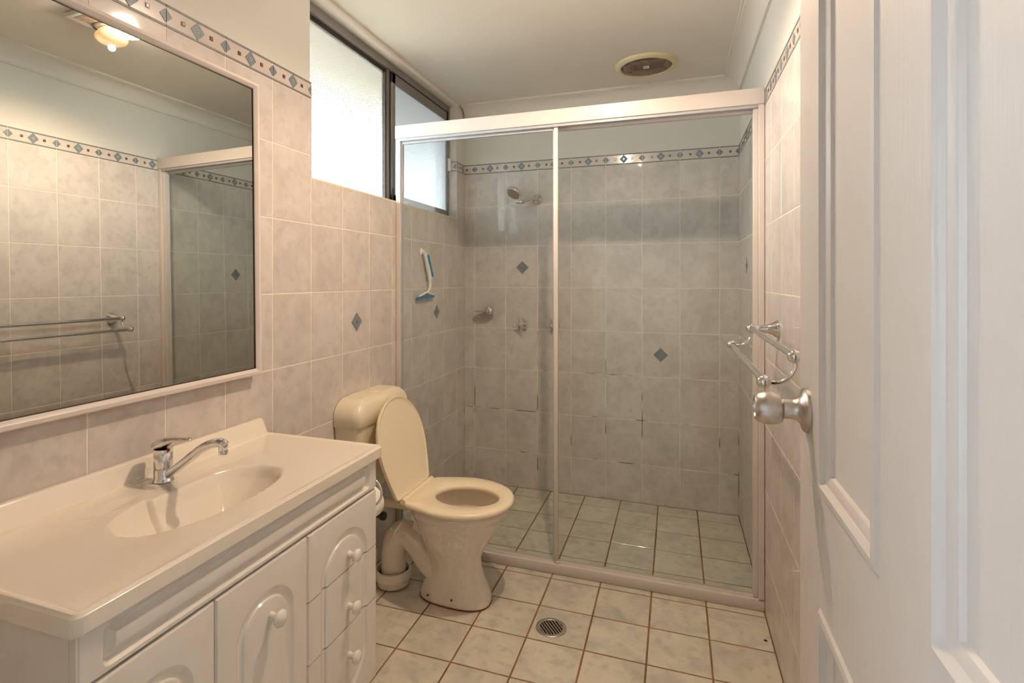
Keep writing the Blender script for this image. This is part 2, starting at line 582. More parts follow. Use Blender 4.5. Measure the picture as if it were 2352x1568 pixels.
def border_mesh(lo, hi):
    """raised pattern of a border tile between lo and hi of the 0..0.2025 repeat; origin at lo"""
    key = ('border', round(lo, 3), round(hi, 3))
    if key in CACHE: return CACHE[key]
    P, H = 0.2025, TT - TB
    c = H / 2
    dia = lambda u, a, b: [(u - a, c), (u, c - b), (u + a, c), (u, c + b)]
    sq = lambda u, a: [(u - a, c - a), (u + a, c - a), (u + a, c + a), (u - a, c + a)]
    el = [([(0, H - 0.0075), (P, H - 0.0075), (P, H - 0.0015), (0, H - 0.0015)], 0.0014, 1),
          ([(0, 0.0015), (P, 0.0015), (P, 0.0075), (0, 0.0075)], 0.0014, 1),
          (dia(P / 2, 0.0235, 0.0245), 0.0015, 0), (dia(0, 0.019, 0.019), 0.0015, 0), (dia(P, 0.019, 0.019), 0.0015, 0),
          (sq(P * 0.265, 0.0058), 0.0015, 2), (sq(P * 0.735, 0.0058), 0.0015, 2),
          (sq(P * 0.265, 0.0024), 0.0022, 3), (sq(P * 0.735, 0.0024), 0.0022, 3),
          (dia(P / 2, 0.0055, 0.0065), 0.0022, 4), (sq(P / 2, 0.0020), 0.0028, 2)]
    m = MB()
    for poly, h, mi in el:
        poly = clip_u(poly, lo, hi)
        if len(poly) < 3: continue
        n = len(poly)
        m.loft([[(u - lo, v, -0.001) for u, v in poly], [(u - lo, v, h) for u, v in poly]], False, True, mi)
    me = bpy.data.meshes.new('border_pattern')
    me.from_pydata(m.v, [], m.f)
    for k in ('blue', 'stripe', 'dark', 'gold', 'border'):
        me.materials.append(M[k])
    me.polygons.foreach_set('material_index', m.m)
    CACHE[key] = me
    return me

def border_run(wall, side, lines, lo, hi):
    for a, b in cells(lines, lo, hi):
        w = b - a
        x0, x1 = a + GAP / 2, b - GAP / 2
        g = lines[0]
        ph = (x0 - g) % 0.2025
        t = put('border_tile', tile_mesh(round(x1 - x0, 4), round(TT - TB, 4), 0.006, 'border'), wall, side, (x0 + x1) / 2, (TB + TT) / 2)
        if side == 'R':
            lo_p = (0.2025 - ((x1 - g) % 0.2025)) % 0.2025
        else:
            lo_p = ph
        pm = border_mesh(lo_p, lo_p + (x1 - x0))
        o = bpy.data.objects.new('border_pattern', pm)
        COL.objects.link(o)
        o.parent = t
        o.location = (-(x1 - x0) / 2, -(TT - TB) / 2, 0.0)

def grout(wall, boxes, m_='grout'):
    m = MB()
    for b in boxes: m.box(*b)
    m.build('grout_bed', m_, wall, smooth=0)

g = 0.0008
grout(wall_left, [(-0.006, -g, YF, WY0, 0, TT), (-0.006, -g, WY0, WY1, 0, WZ0), (-0.006, -g, WY1, D, 0, TT)])
grout(wall_back, [(0, W, D + g, D + 0.006, 0, TT)], 'grout_shower')
grout(wall_right, [(W + g, W + 0.006, YF, D, 0, TT)])

def tiles(wall, side, lines, lo, hi, hole=None):
    for v0, v1 in zip(ROWS[:-1], ROWS[1:]):
        for a, b in cells(lines, lo, hi):
            t1 = v1
            if hole and a > hole[0] - 0.02 and b < hole[1] + 0.02:
                if v0 > hole[2] - 0.01: continue
                t1 = min(v1, hole[2] + GAP / 2 - 0.004)
            put('wall_tile', tile_mesh(round(b - a - GAP, 4), round(t1 - v0 - GAP, 4), 0.006, 'tile'), wall, side, (a + b) / 2, (v0 + t1) / 2)

tiles(wall_left, 'L', COLS_L, YF, D, (WY0, WY1, WZ0))
tiles(wall_back, 'B', COLS_B, 0.0, W)
tiles(wall_right, 'R', COLS_R, YF, D)
border_run(wall_left, 'L', COLS_L, YF, WY0)
border_run(wall_left, 'L', COLS_L, WY1, D)
border_run(wall_back, 'B', COLS_B, 0.0, W)
border_run(wall_right, 'R', COLS_R, YF, D)

# floor tiles: one grid runs through under the shower screen
FX, FY, FT = 0.7608, 2.2923, 0.2045
fx = [FX + FT * c for c in range(-4, 6)]
fy = [FY - FT * r for r in range(-5, 12)]
fg = 0.005
DRAIN = (0.833, 1.966)
for a, b in cells(fx, 0.0, W):
    for c, d in cells(sorted(fy), YF, D):
        put('floor_tile', tile_mesh(round(b - a - fg, 4), round(d - c - fg, 4), 0.008, 'floor_tile', 0.0016), floor, 'F', (a + b) / 2, (c + d) / 2)

# small diamond insets in the wall tiles
def diamond(wall, side, u, v):
    m = MB()
    for h, a, z, mi in ((0, 0.040, 0.0012, 1), (0, 0.034, 0.0018, 0), (0, 0.0075, 0.0026, 3), (0, 0.0035, 0.0032, 2)):
        k = 0.99
        m.loft([[(-a, 0, -0.001), (0, -a * k, -0.001), (a, 0, -0.001), (0, a * k, -0.001)],
                [(-a, 0, z), (0, -a * k, z), (a, 0, z), (0, a * k, z)]], False, True, mi)
    key = 'diamond'
    if key not in CACHE:
        me = bpy.data.meshes.new('diamond_inset')
        me.from_pydata(m.v, [], m.f)
        for k in ('blue', 'stripe', 'dark', 'gold'): me.materials.append(M[k])
        me.polygons.foreach_set('material_index', m.m)
        CACHE[key] = me
    put('diamond_inset', CACHE[key], wall, side, u, v)
diamond(wall_left, 'L', 1.9877, 1.0927)
diamond(wall_left, 'L', 2.8041, 1.0897)
diamond(wall_back, 'B', 0.3795, 1.3448)
diamond(wall_back, 'B', 1.1825, 0.8468)
diamond(wall_right, 'R', 2.892, 1.34)

# ------------------------------------------------------------------ cornices and edge strips
def cove(name, path_pts, label):
    """cornice: path_pts(u, v) maps profile (distance from wall u, height v) to a loop of points along the run"""
    pr = 0.085
    prof = [(0, CEIL - 0.080), (0.010, CEIL - 0.080), (0.010, CEIL - 0.074)]
    for k in range(9):
        a = PI / 2 * k / 8
        prof.append((0.012 + (pr - 0.024) * (1 - math.cos(a)), CEIL - 0.072 + 0.060 * math.sin(a)))
    prof += [(pr - 0.010, CEIL - 0.010), (pr, CEIL - 0.010), (pr, CEIL), (0, CEIL)]
    loops = [[path_pts(u, v)[k] for (u, v) in prof] for k in range(2)]
    m = MB()
    m.loft(loops, True, True)
    return tag(m.build(name, 'ceil', smooth=30), label, 'cornice', kind='structure')
cove('trim_1', lambda u, v: [(0.004, D + 0.006 - u, v), (W + 0.006 - u, D + 0.006 - u, v)], 'white coved cornice above the shower back wall')
cove('trim_2', lambda u, v: [(W + 0.006 - u, YF, v), (W + 0.006 - u, D + 0.006 - u, v)], 'white coved cornice along the right wall')
cove('trim_3', lambda u, v: [(-0.006 + u, YF, v), (-0.006 + u, WY0 - 0.09, v)], 'white coved cornice above the mirror wall')
mb = MB()
mb.rbox(-0.05, 0.0005, WY1 + 0.0005, WY1 + 0.008, WZ0 - 0.006, TT, 0.001, 1)
mb.rbox(-0.05, 0.0005, WY0, WY1, WZ0 - 0.0065, WZ0 + 0.001, 0.0015, 2)
tag(mb.build('trim_4', 'cream_edge'), 'cream tile edge strip around the window reveal', 'trim', kind='structure')
mb = MB()
mb.rbox(-0.05, 0.0012, WY0 - 0.0035, WY0 + 0.002, WZ0, TT, 0.001, 1)
tag(mb.build('trim_5', 'alu'), 'white tile edge strip on the near side of the window', 'trim', kind='structure')
mb = MB()
mb.rbox(-0.055, -0.004, WY0 - 0.02, WY1 + 0.02, WZ1 - 0.006, WZ1 + 0.010, 0.003, 2)
tag(mb.build('trim_6', 'ceil'), 'white filler strip between the window head and the ceiling', 'trim', kind='structure')

# ------------------------------------------------------------------ window
XW = -0.050
win = thing('window_1', 'high sliding window of frosted glass in a bronze aluminium frame', 'window', (-0.06, (WY0 + WY1) / 2, WZ0), kind='structure')
WM = 2.352                                  # meeting stiles
mb = MB()
mb.box(XW - 0.05, XW, WY0 - 0.01, WY1 + 0.004, WZ1 - 0.042, WZ1 - 0.004)
mb.box(XW - 0.05, XW, WY0 - 0.01, WY1 + 0.004, WZ0 - 0.006, WZ0 + 0.012)
mb.box(XW - 0.05, XW, WY0 - 0.01, WY0 + 0.012, WZ0, WZ1 - 0.004)
mb.box(XW - 0.05, XW + 0.002, WY1 - 0.016, WY1 + 0.004, WZ0, WZ1 - 0.004)
mb.build('frame', 'bronze', win)
mb = MB()
mb.box(XW - 0.035, XW - 0.018, WY0 + 0.01, WM + 0.02, WZ1 - 0.062, WZ1 - 0.040)
mb.box(XW - 0.035, XW - 0.014, WM - 0.012, WM, WZ0 + 0.01, WZ1 - 0.04)
mb.box(XW - 0.035, XW - 0.010, WM + 0.024, WM + 0.034, WZ0 + 0.01, WZ1 - 0.04)
mb.box(XW - 0.022, XW + 0.0005, WM + 0.036, WY1 - 0.016, WZ1 - 0.046, WZ1 - 0.040)
mb.build('gasket', 'bronze_dark', win)
mb = MB()
mb.box(XW - 0.035, XW - 0.012, WM, WM + 0.024, WZ0 + 0.01, WZ1 - 0.04)
mb.build('fixed_stile', 'bronze', win)
mb = MB()
mb.box(XW - 0.032, XW - 0.026, WY0 + 0.005, WM, WZ0 + 0.005, WZ1 - 0.05)
mb.build('glass_pane', 'frost', win)
mb = MB()                                   # sliding sash, nearer the room
SY0, SY1, SZ0, SZ1 = WM + 0.034, WY1 - 0.016, WZ0 + 0.012, WZ1 - 0.046
mb.rbox(XW - 0.020, XW - 0.002, SY0, SY0 + 0.036, SZ0, SZ1, 0.002, 1)
mb.rbox(XW - 0.020, XW - 0.002, SY1 - 0.018, SY1, SZ0, SZ1, 0.002, 1)
mb.rbox(XW - 0.020, XW - 0.002, SY0, SY1, SZ1 - 0.050, SZ1, 0.002, 1)
mb.rbox(XW - 0.020, XW - 0.002, SY0, SY1, SZ0, SZ0 + 0.034, 0.002, 1)
sash = mb.build('sliding_sash', 'bronze', win)
mb = MB()
mb.box(XW - 0.014, XW - 0.009, SY0 + 0.030, SY1 - 0.014, SZ0 + 0.030, SZ1 - 0.045)
mb.build('glass_pane', 'frost_blue', sash)
mb = MB()
mb.rbox(XW - 0.006, XW + 0.014, WY1 - 0.018, WY1 + 0.001, 1.935, 2.012, 0.003, 2)
mb.build('latch', 'white_pl', win)
mb = MB()
mb.rbox(XW - 0.010, XW + 0.002, WM + 0.036, WM + 0.046, WZ0 + 0.014, WZ0 + 0.075, 0.002, 1)
mb.build('finger_pull', 'black', win)
# reveal tiles on the far side of the opening
for v0, v1 in ((WZ0, 1.7246), (1.7246, TB)):
    m = MB()
    m.box(-0.048, -0.002, WY1 - 0.001, WY1 + 0.0045, v0 + 0.0015, v1 - 0.0015)
    m.build('reveal_tile', 'tile', wall_left, smooth=0)
m = MB()
m.box(-0.048, -0.002, WY1 - 0.001, WY1 + 0.0045, TB + 0.0015, TT)
rt = m.build('reveal_border_tile', 'border', wall_left, smooth=0)
m = MB()
for z0, z1 in ((TB + 0.0015, TB + 0.0075), (TT - 0.0075, TT - 0.0015)):
    m.box(-0.048, -0.002, WY1 - 0.0022, WY1, z0, z1, 0)
zc = (TB + TT) / 2
m.add([(-0.024, WY1 - 0.0022, zc), (-0.003, WY1 - 0.0022, zc - 0.02), (-0.003, WY1 - 0.0022, zc + 0.02)], [(0, 1, 2)], 1)
m.build('border_pattern', ['stripe', 'blue'], rt, smooth=0)
# roof overhang outside
mb = MB()
mb.box(-0.95, -T, 0.6, 4.4, CEIL + 0.03, CEIL + 0.09)
mb.box(-0.97, -0.95, 0.6, 4.4, CEIL - 0.06, CEIL + 0.12)
tag(mb.build('roof_eave', 'eave', smooth=0), 'pale roof overhang outside above the window', 'roof', kind='structure')
mb = MB()
mb.box(-14, 16, -14, 16, -0.30, -0.16)
tag(mb.build('ground', 'ground', smooth=0), 'open ground outside the building', 'ground', kind='structure')

# ------------------------------------------------------------------ entrance door (open, standing into the room)
DX0, DX1, DY0, DY1, DZ0, DZ1 = 1.450, 1.485, 0.165, 1.000, 0.012, 2.052
door = thing('door_1', 'white moulded four-panel door standing open along the right wall', 'door', (DX0, DY0, 0), kind='structure')
mb = MB()
us = [DY0, DY0 + 0.132, DY0 + 0.357, DY0 + 0.473, 0.872, DY1]       # hinge stile, panel, mullion, panel, lock stile
vs = [DZ0, 0.215, 0.815, 0.975, 1.930, DZ1]
to3 = lambda u, v, d: (DX0 + d, u, v)
for i in range(5):
    for j in range(5):
        r = (us[i], us[i + 1], vs[j], vs[j + 1])
        if i in (1, 3) and j in (1, 3):
            q = lambda d, p: (shape(r[0], r[1], r[2], r[3], d, n=3), p)
            panel(mb, r, [q(0.0005, 0), q(0.004, -0.0035), q(0.012, -0.0045), q(0.018, 0.0025), q(0.021, 0.0025), q(0.0285, 0.0060), q(0.031, 0.0100), q(0.040, 0.0105)], to3)
        else:
            mb.add([to3(r[0], r[2], 0), to3(r[1], r[2], 0), to3(r[1], r[3], 0), to3(r[0], r[3], 0)], [(0, 1, 2, 3)])
mb.add([(DX1, DY0, DZ0), (DX1, DY1, DZ0), (DX1, DY1, DZ1), (DX1, DY0, DZ1), (DX0, DY0, DZ0), (DX0, DY1, DZ0), (DX0, DY1, DZ1), (DX0, DY0, DZ1)],
       [(0, 1, 2, 3), (0, 4, 5, 1), (1, 5, 6, 2), (2, 6, 7, 3), (3, 7, 4, 0)])
mb.build('door_leaf', 'door', door, smooth=25)
KY, KZ = 0.950, 1.070
mb = MB()
mb.lathe([(0.0335, 0.0), (0.0335, -0.004), (0.031, -0.0065), (0.022, -0.009), (0.0165, -0.015), (0.0148, -0.022), (0.0148, -0.034)], (DX0, KY, KZ), 'X', 40)
rose = mb.build('knob_rose', 'satin', door, smooth=40)
mb = MB()
mb.lathe([(0.0145, -0.033), (0.0205, -0.0345), (0.0235, -0.040), (0.0255, -0.050), (0.0250, -0.060), (0.0215, -0.069), (0.0175, -0.073), (0.0155, -0.0725), (0.0145, -0.069), (0.001, -0.068)], (DX0, KY, KZ), 'X', 40)
mb.build('door_knob', 'satin', door, smooth=50)

# ------------------------------------------------------------------ mirror
MY0, MY1, MZ0, MZ1 = 0.600, 1.393, 0.972, 1.886
mcen = Vector((0.0215, 1.0, 1.2226))
mir = thing('wall_mirror', 'large rectangular mirror in a narrow white frame above the basin', 'mirror', (0.0, (MY0 + MY1) / 2, MZ0))
rot = Matrix.Rotation(-0.006, 4, 'Z') @ Matrix.Rotation(-0.012, 4, 'Y')
def mtx(p):
    q = Vector((p[0], p[1] - mcen.y, p[2] - mcen.z))
    return tuple(rot @ q + Vector((mcen.x, mcen.y, mcen.z)))
def mbuild(m, *a, **k):
    m.v = [mtx(p) for p in m.v]
    return m.build(*a, **k)
mb = MB()
mb.box(-0.004, 0.0, MY0 + 0.012, MY1 - 0.012, MZ0 + 0.012, MZ1 - 0.012)
mbuild(mb, 'mirror_glass', 'mirror', mir, smooth=0)
fw = 0.021
def mitre(a, b, nrm):
    """one frame bar from corner a to corner b (outer), inner side along nrm; mitred ends"""
    (ya, za), (yb, zb) = a, b
    t = Vector((0, yb - ya, zb - za)).normalized()
    nn = Vector((0, nrm[0], nrm[1]))
    m = MB()
    prof = [(0.0, -0.012), (0.0, 0.004), (0.003, 0.009), (0.012, 0.011), (fw - 0.003, 0.0065), (fw, 0.0025), (fw, -0.003), (0.010, -0.012)]
    m.loft([[Vector((x, ya, za)) + nn * d + t * d for d, x in prof], [Vector((x, yb, zb)) + nn * d - t * d for d, x in prof]])
    return m
for a, b, nrm in (((MY0, MZ0), (MY1, MZ0), (0, 1)), ((MY0, MZ1), (MY1, MZ1), (0, -1)), ((MY0, MZ0), (MY0, MZ1), (1, 0)), ((MY1, MZ0), (MY1, MZ1), (-1, 0))):
    mbuild(mitre(a, b, nrm), 'frame_bar', 'frame', mir, smooth=30)
mb = MB()
for (y0, y1, z0, z1) in ((MY0 + fw - 0.001, MY1 - fw + 0.001, MZ0 + fw - 0.001, MZ0 + fw + 0.0025), (MY0 + fw, MY1 - fw, MZ1 - fw - 0.0025, MZ1 - fw + 0.001), (MY1 - fw - 0.0025, MY1 - fw + 0.001, MZ0 + fw, MZ1 - fw)):
    mb.box(0.0001, 0.0022, y0, y1, z0, z1)
mbuild(mb, 'frame_gasket', 'mdark', mir, smooth=0)
# ------------------------------------------------------------------ vanity cabinet
VX, VY0, VY1, VZ = 0.425, 0.565, 1.425, 0.742       # front plane, ends, cabinet top
cab = thing('vanity_cabinet', 'white gloss vanity cabinet with arched panel doors and three drawers', 'cabinet', (0.2, (VY0 + VY1) / 2, 0))
mb = MB()
mb.box(0.012, VX - 0.019, VY0, VY0 + 0.016, 0.09, VZ)
mb.box(0.012, VX - 0.019, VY1 - 0.016, VY1, 0.09, VZ)
mb.box(0.012, VX - 0.019, VY0 + 0.016, VY1 - 0.016, 0.09, 0.106)
mb.box(0.012, 0.020, VY0 + 0.016, VY1 - 0.016, 0.106, VZ)
mb.box(VX - 0.035, VX - 0.019, VY0 + 0.016, VY1 - 0.016, 0.640, 0.670)
mb.box(VX - 0.040, VX - 0.019, 1.096, 1.112, 0.106, 0.640)
mb.box(VX - 0.036, VX - 0.034, VY0 + 0.016, VY1 - 0.016, 0.106, 0.640)
mb.box(0.012, VX - 0.06, VY0 + 0.01, VY1 - 0.01, 0.0, 0.09)
mb.build('carcass', 'gloss', cab, smooth=0)
FT_ = 0.018
def front(name, u0, u1, v0, v1, loops, cuts=None):
    """panel front with rounded outer edge; returns the list of objects (cut at heights if asked)"""
    m = MB()
    e = 0.0055
    t3 = lambda u, v, d: (VX - d, u, v)
    ring = panel(m, (u0 + e, u1 - e, v0 + e, v1 - e), loops, t3)
    c = ((u0 + u1) / 2, (v0 + v1) / 2)
    def grow(k, dep):
        out = []
        for (x, u, v) in ring:
            fu = u0 + e, u1 - e
            nu = u + (k if abs(u - fu[1]) < 1e-6 else -k if abs(u - fu[0]) < 1e-6 else 0)
            nv = v + (k if abs(v - (v1 - e)) < 1e-6 else -k if abs(v - (v0 + e)) < 1e-6 else 0)
            out.append((VX - dep, nu, nv))
        return out
    m.loft([ring, grow(e * 0.45, 0.0005), grow(e * 0.55, 0.0025), grow(e, 0.0045), grow(e, FT_)], False, True)
    if not cuts:
        return [m.build(name, 'gloss', cab, smooth=28)]
    res = []
    lim = [v0 - 1] + cuts + [v1 + 1]
    for a, b in zip(lim[:-1], lim[1:]):
        bm = bmesh.new()
        tmp = bpy.data.meshes.new('t')
        tmp.from_pydata([tuple(p) for p in m.v], [], m.f)
        bm.from_mesh(tmp)
        bmesh.ops.remove_doubles(bm, verts=bm.verts, dist=1e-6)
        for z, no in ((a + 0.0018, (0, 0, -1)), (b - 0.0018, (0, 0, 1))):
            r = bmesh.ops.bisect_plane(bm, geom=bm.verts[:] + bm.edges[:] + bm.faces[:], plane_co=(0, 0, z), plane_no=no, clear_outer=True)
            ed = [x for x in r['geom_cut'] if isinstance(x, bmesh.types.BMEdge)]
            if ed:
                bmesh.ops.edgenet_fill(bm, edges=ed)
        bm.verts.index_update()
        k = MB()
        k.add([v.co.copy() for v in bm.verts], [[v.index for v in f.verts] for f in bm.faces])
        bm.free()
        bpy.data.meshes.remove(tmp)
        res.append(k.build(name, 'gloss', cab, smooth=28))
    return res
def knob(parent, y, z):
    m = MB()
    m.lathe([(0.0095, 0.0), (0.0095, 0.004), (0.0078, 0.011), (0.0090, 0.017), (0.0160, 0.0215), (0.0185, 0.027), (0.0170, 0.0315), (0.0110, 0.0355), (0.0002, 0.0365)], (VX - 0.001, y, z), 'X', 24)
    m.build('knob', 'gloss', parent, smooth=60)
groove = [(0.0, 0.0), (0.006, 0.0045), (0.014, 0.0062), (0.020, 0.0055), (0.0225, 0.0015), (0.027, 0.0002), (0.030, -0.0003)]
# long top rail with a rounded recessed frame and a raised rib
RZ0, RZ1 = 0.655, VZ - 0.002
rl = [(shape(VY0 + 0.038, VY1 - 0.038, RZ0 + 0.010, RZ1 - 0.008, d, 'round', 'round', r=0.012, n=5), p) for d, p in
      ((0, 0), (0.003, 0.004), (0.008, 0.0115), (0.0145, 0.0125), (0.018, 0.008), (0.021, 0.001), (0.0245, -0.001))]
front('top_rail', VY0, VY1, RZ0, RZ1, rl)
DR = 1.104                                   # drawers' left edge
DL = 0.824
FZ0, FZ1 = 0.098, 0.650
def arch(u0, u1, top, bot, bz=0.05):
    return [(shape(u0 + 0.052, u1 - 0.052, FZ0 + bz, FZ1 - 0.055, d, top, bot, h=(u1 - u0 - 0.104) / 2 * 0.86, n=14), p) for d, p in groove]
d1 = front('cabinet_door', VY0, DL - 0.0015, FZ0, FZ1, arch(VY0, DL, 'arch', 'arch'))[0]
knob(d1, VY0 + 0.085, 0.535)
d2 = front('cabinet_door', DL + 0.0015, DR - 0.0015, FZ0, FZ1, arch(DL, DR, 'arch', 'arch'))[0]
knob(d2, 0.976, 0.533)
drs = front('drawer', DR + 0.0015, VY1, FZ0, FZ1, arch(DR, VY1, 'arch', 'arch'), cuts=[0.333, 0.487])
for o, z in zip(drs, (0.252, 0.385, 0.525)):
    knob(o, 1.279, z)

# ------------------------------------------------------------------ basin top
TZ, TX, TY0, TY1 = 0.775, 0.438, 0.552, 1.440
FB = (0.073, 1.008)                          # tap position
bt = thing('vanity_basin', 'cream one-piece vanity top with moulded oval basin and low splashback', 'basin', (0.2, (TY0 + TY1) / 2, VZ))
mb = MB()
NX, NY = 150, 300
sm = lambda t: 0 if t < 0 else 1 if t > 1 else t * t * (3 - 2 * t)
def topz(x, y):
    z = TZ
    e = 0.0
    # splash fillet at the wall side
    # bowl: long oval with a flatter back
    cx, cy, ax, ay = 0.243, 0.975, 0.108, 0.215
    dx = (x - cx) / ax
    dy = (y - cy) / ay
    r = (abs(dx) ** 2.3 + abs(dy) ** 2.3) ** (1 / 2.3)
    dist = (1 - r) * min(ax, ay)
    # tap platform pushes the back edge forwards
    pl = 0.150 - x + 0.016 * sm((abs(y - FB[1]) - 0.075) / 0.018) * -1.0
    dist = min(dist, (x - (0.152 - 0.022 * sm((abs(y - 1.0) - 0.085) / 0.02))))
    if dist > 0:
        t = min(1, dist / 0.104)
        z -= 0.118 * (1 - (1 - t) ** 2) ** 0.9 * (0.35 + 0.65 * sm(dist / 0.012))
    # two shallow soap hollows beside the tap
    for sy in (0.845, 1.165):
        q = math.hypot((x - 0.105) / 0.028, (y - sy) / 0.085)
        if q < 1: z -= 0.0045 * sm((1 - q) / 0.8)
    # dished surround
    ed = min(x - 0.02, TX - x, y - TY0, TY1 - y)
    z += 0.003 * (1 - sm((ed - 0.006) / 0.012))
    z -= 0.006 * (1 - sm(ed / 0.005)) if min(TX - x, y - TY0, TY1 - y) < 0.005 else 0
    return z
rows = []
def lin(a, b, n, e):
    """n+1 samples, a few extra close to both ends"""
    L = [a + (b - a) * k / n for k in range(n + 1)]
    return sorted(set(L + [a + e * t for t in (0.15, 0.4, 0.7)] + [b - e * t for t in (0.15, 0.4, 0.7)]))
XS, YS = lin(0.010, TX, NX, 0.006), lin(TY0, TY1, NY, 0.006)
def corner(x, y):                            # round the two front corners a little
    r = 0.014
    for cy, s in ((TY0 + r, -1), (TY1 - r, 1)):
        if x > TX - r and (y - cy) * s > 0:
            a, b = x - (TX - r), (y - cy) * s
            m_ = max(a, b)
            l = math.hypot(a, b)
            if l > 0:
                k = m_ / l
                return TX - r + a * k, cy + s * b * k
    return x, y
vs_, idx = [], {}
for i, x in enumerate(XS):
    for j, y in enumerate(YS):
        idx[i, j] = len(vs_)
        xx, yy = corner(x, y)
        vs_.append((xx, yy, topz(x, y)))
fs_ = [(idx[i, j], idx[i + 1, j], idx[i + 1, j + 1], idx[i, j + 1]) for i in range(len(XS) - 1) for j in range(len(YS) - 1)]
mb.add(vs_, fs_)
edge = [idx[i, 0] for i in range(len(XS))] + [idx[len(XS) - 1, j] for j in range(1, len(YS))] + [idx[i, len(YS) - 1] for i in range(len(XS) - 2, -1, -1)]
lo = []
for zz in (VZ + 0.004, VZ + 0.0005):
    lo.append([(vs_[k][0] - (0.0 if zz > VZ + 0.002 else 0.003), vs_[k][1] * 1.0, zz) for k in edge])
mb.loft([[vs_[k] for k in edge]] + lo, False, False, closed=False)
mb.build('basin_slab', 'top', bt, smooth=40)
mb = MB()                                    # splashback with a bevelled far end
prof = lambda y0, y1, x0, x1: None
SH = 0.828
mb.loft([[(0.002, TY0, TZ - 0.004), (0.030, TY0, TZ - 0.004), (0.022, TY0, TZ + 0.006), (0.018, TY0, SH - 0.005), (0.013, TY0, SH), (0.002, TY0, SH)],
         [(0.002, TY1 - 0.030, TZ - 0.004), (0.030, TY1 - 0.030, TZ - 0.004), (0.022, TY1 - 0.030, TZ + 0.006), (0.018, TY1 - 0.030, SH - 0.005), (0.013, TY1 - 0.030, SH), (0.002, TY1 - 0.030, SH)],
         [(0.002, TY1 - 0.004, TZ - 0.004), (0.028, TY1 - 0.004, TZ - 0.004), (0.020, TY1 - 0.008, TZ + 0.006), (0.016, TY1 - 0.022, SH - 0.007), (0.012, TY1 - 0.026, SH - 0.002), (0.002, TY1 - 0.026, SH - 0.002)]])
mb.build('splashback', 'top', bt, smooth=40)
mb = MB()
mb.lathe([(0.020, 0), (0.020, 0.003), (0.016, 0.004), (0.001, 0.0035)], (0.247, 0.975, TZ - 0.1195), 'Z', 20)
mb.build('waste', 'chrome', bt)

# ------------------------------------------------------------------ basin mixer tap
tap = thing('basin_mixer', 'chrome single-lever basin tap with a long raised spout', 'tap', (FB[0], FB[1], TZ))
mb = MB()
mb.lathe([(0.0235, 0.0005), (0.0245, 0.002), (0.0235, 0.005), (0.0225, 0.007), (0.0215, 0.0085), (0.0215, 0.030), (0.0212, 0.0305), (0.0212, 0.0315), (0.0215, 0.032), (0.0210, 0.070), (0.0205, 0.0705), (0.0205, 0.072), (0.0212, 0.073), (0.0212, 0.080)], (FB[0], FB[1], TZ), 'Z', 32)
mb.build('tap_body', 'chrome', tap, smooth=50)
mb = MB()
loops = []
for x, zc_, hw, hh in ((-0.0215, 0.084, 0.012, 0.004), (-0.019, 0.087, 0.019, 0.010), (-0.004, 0.092, 0.0215, 0.013), (0.012, 0.0965, 0.0205, 0.012), (0.024, 0.1005, 0.017, 0.009), (0.040, 0.1045, 0.0125, 0.0055), (0.060, 0.107, 0.0105, 0.0042), (0.078, 0.1085, 0.0095, 0.0042), (0.086, 0.1085, 0.0075, 0.0035), (0.090, 0.1083, 0.003, 0.0016)):
    loops.append([(FB[0] + x, FB[1] + hw * math.copysign(abs(math.cos(2 * PI * k / 16)) ** 0.7, math.cos(2 * PI * k / 16)), TZ + zc_ + hh * math.copysign(abs(math.sin(2 * PI * k / 16)) ** 0.8, math.sin(2 * PI * k / 16))) for k in range(16)])
mb.loft(loops)
mb.build('lever', 'chrome', tap, smooth=60)
mb = MB()
sp = spline([(FB[0] + 0.010, FB[1], TZ + 0.016), (FB[0] + 0.040, FB[1], TZ + 0.034), (FB[0] + 0.085, FB[1] + 0.001, TZ + 0.066), (FB[0] + 0.125, FB[1] + 0.002, TZ + 0.094), (FB[0] + 0.160, FB[1] + 0.003, TZ + 0.107), (FB[0] + 0.182, FB[1] + 0.003, TZ + 0.109), (FB[0] + 0.192, FB[1] + 0.003, TZ + 0.104)], 6)
mb.tube(sp, [0.0115] * 6 + [0.0105] * 18 + [0.0108] * 11 + [0.0100, 0.006], 16)
spout = mb.build('spout', 'chrome', tap, smooth=60)
mb = MB()
mb.lathe([(0.0105, 0.012), (0.0110, 0.003), (0.0100, 0.001), (0.0108, -0.001), (0.0105, -0.010), (0.007, -0.0105), (0.007, -0.006)], (FB[0] + 0.184, FB[1] + 0.003, TZ + 0.094), 'Z', 20)
mb.build('aerator', 'chrome', spout, smooth=50)
mb = MB()
mb.lathe([(0.0042, 0.0), (0.0040, 0.0012), (0.001, 0.0016)], (FB[0] + 0.0205, FB[1] - 0.004, TZ + 0.0785), 'X', 14)
mb.build('hot_cold_mark', 'red', tap)

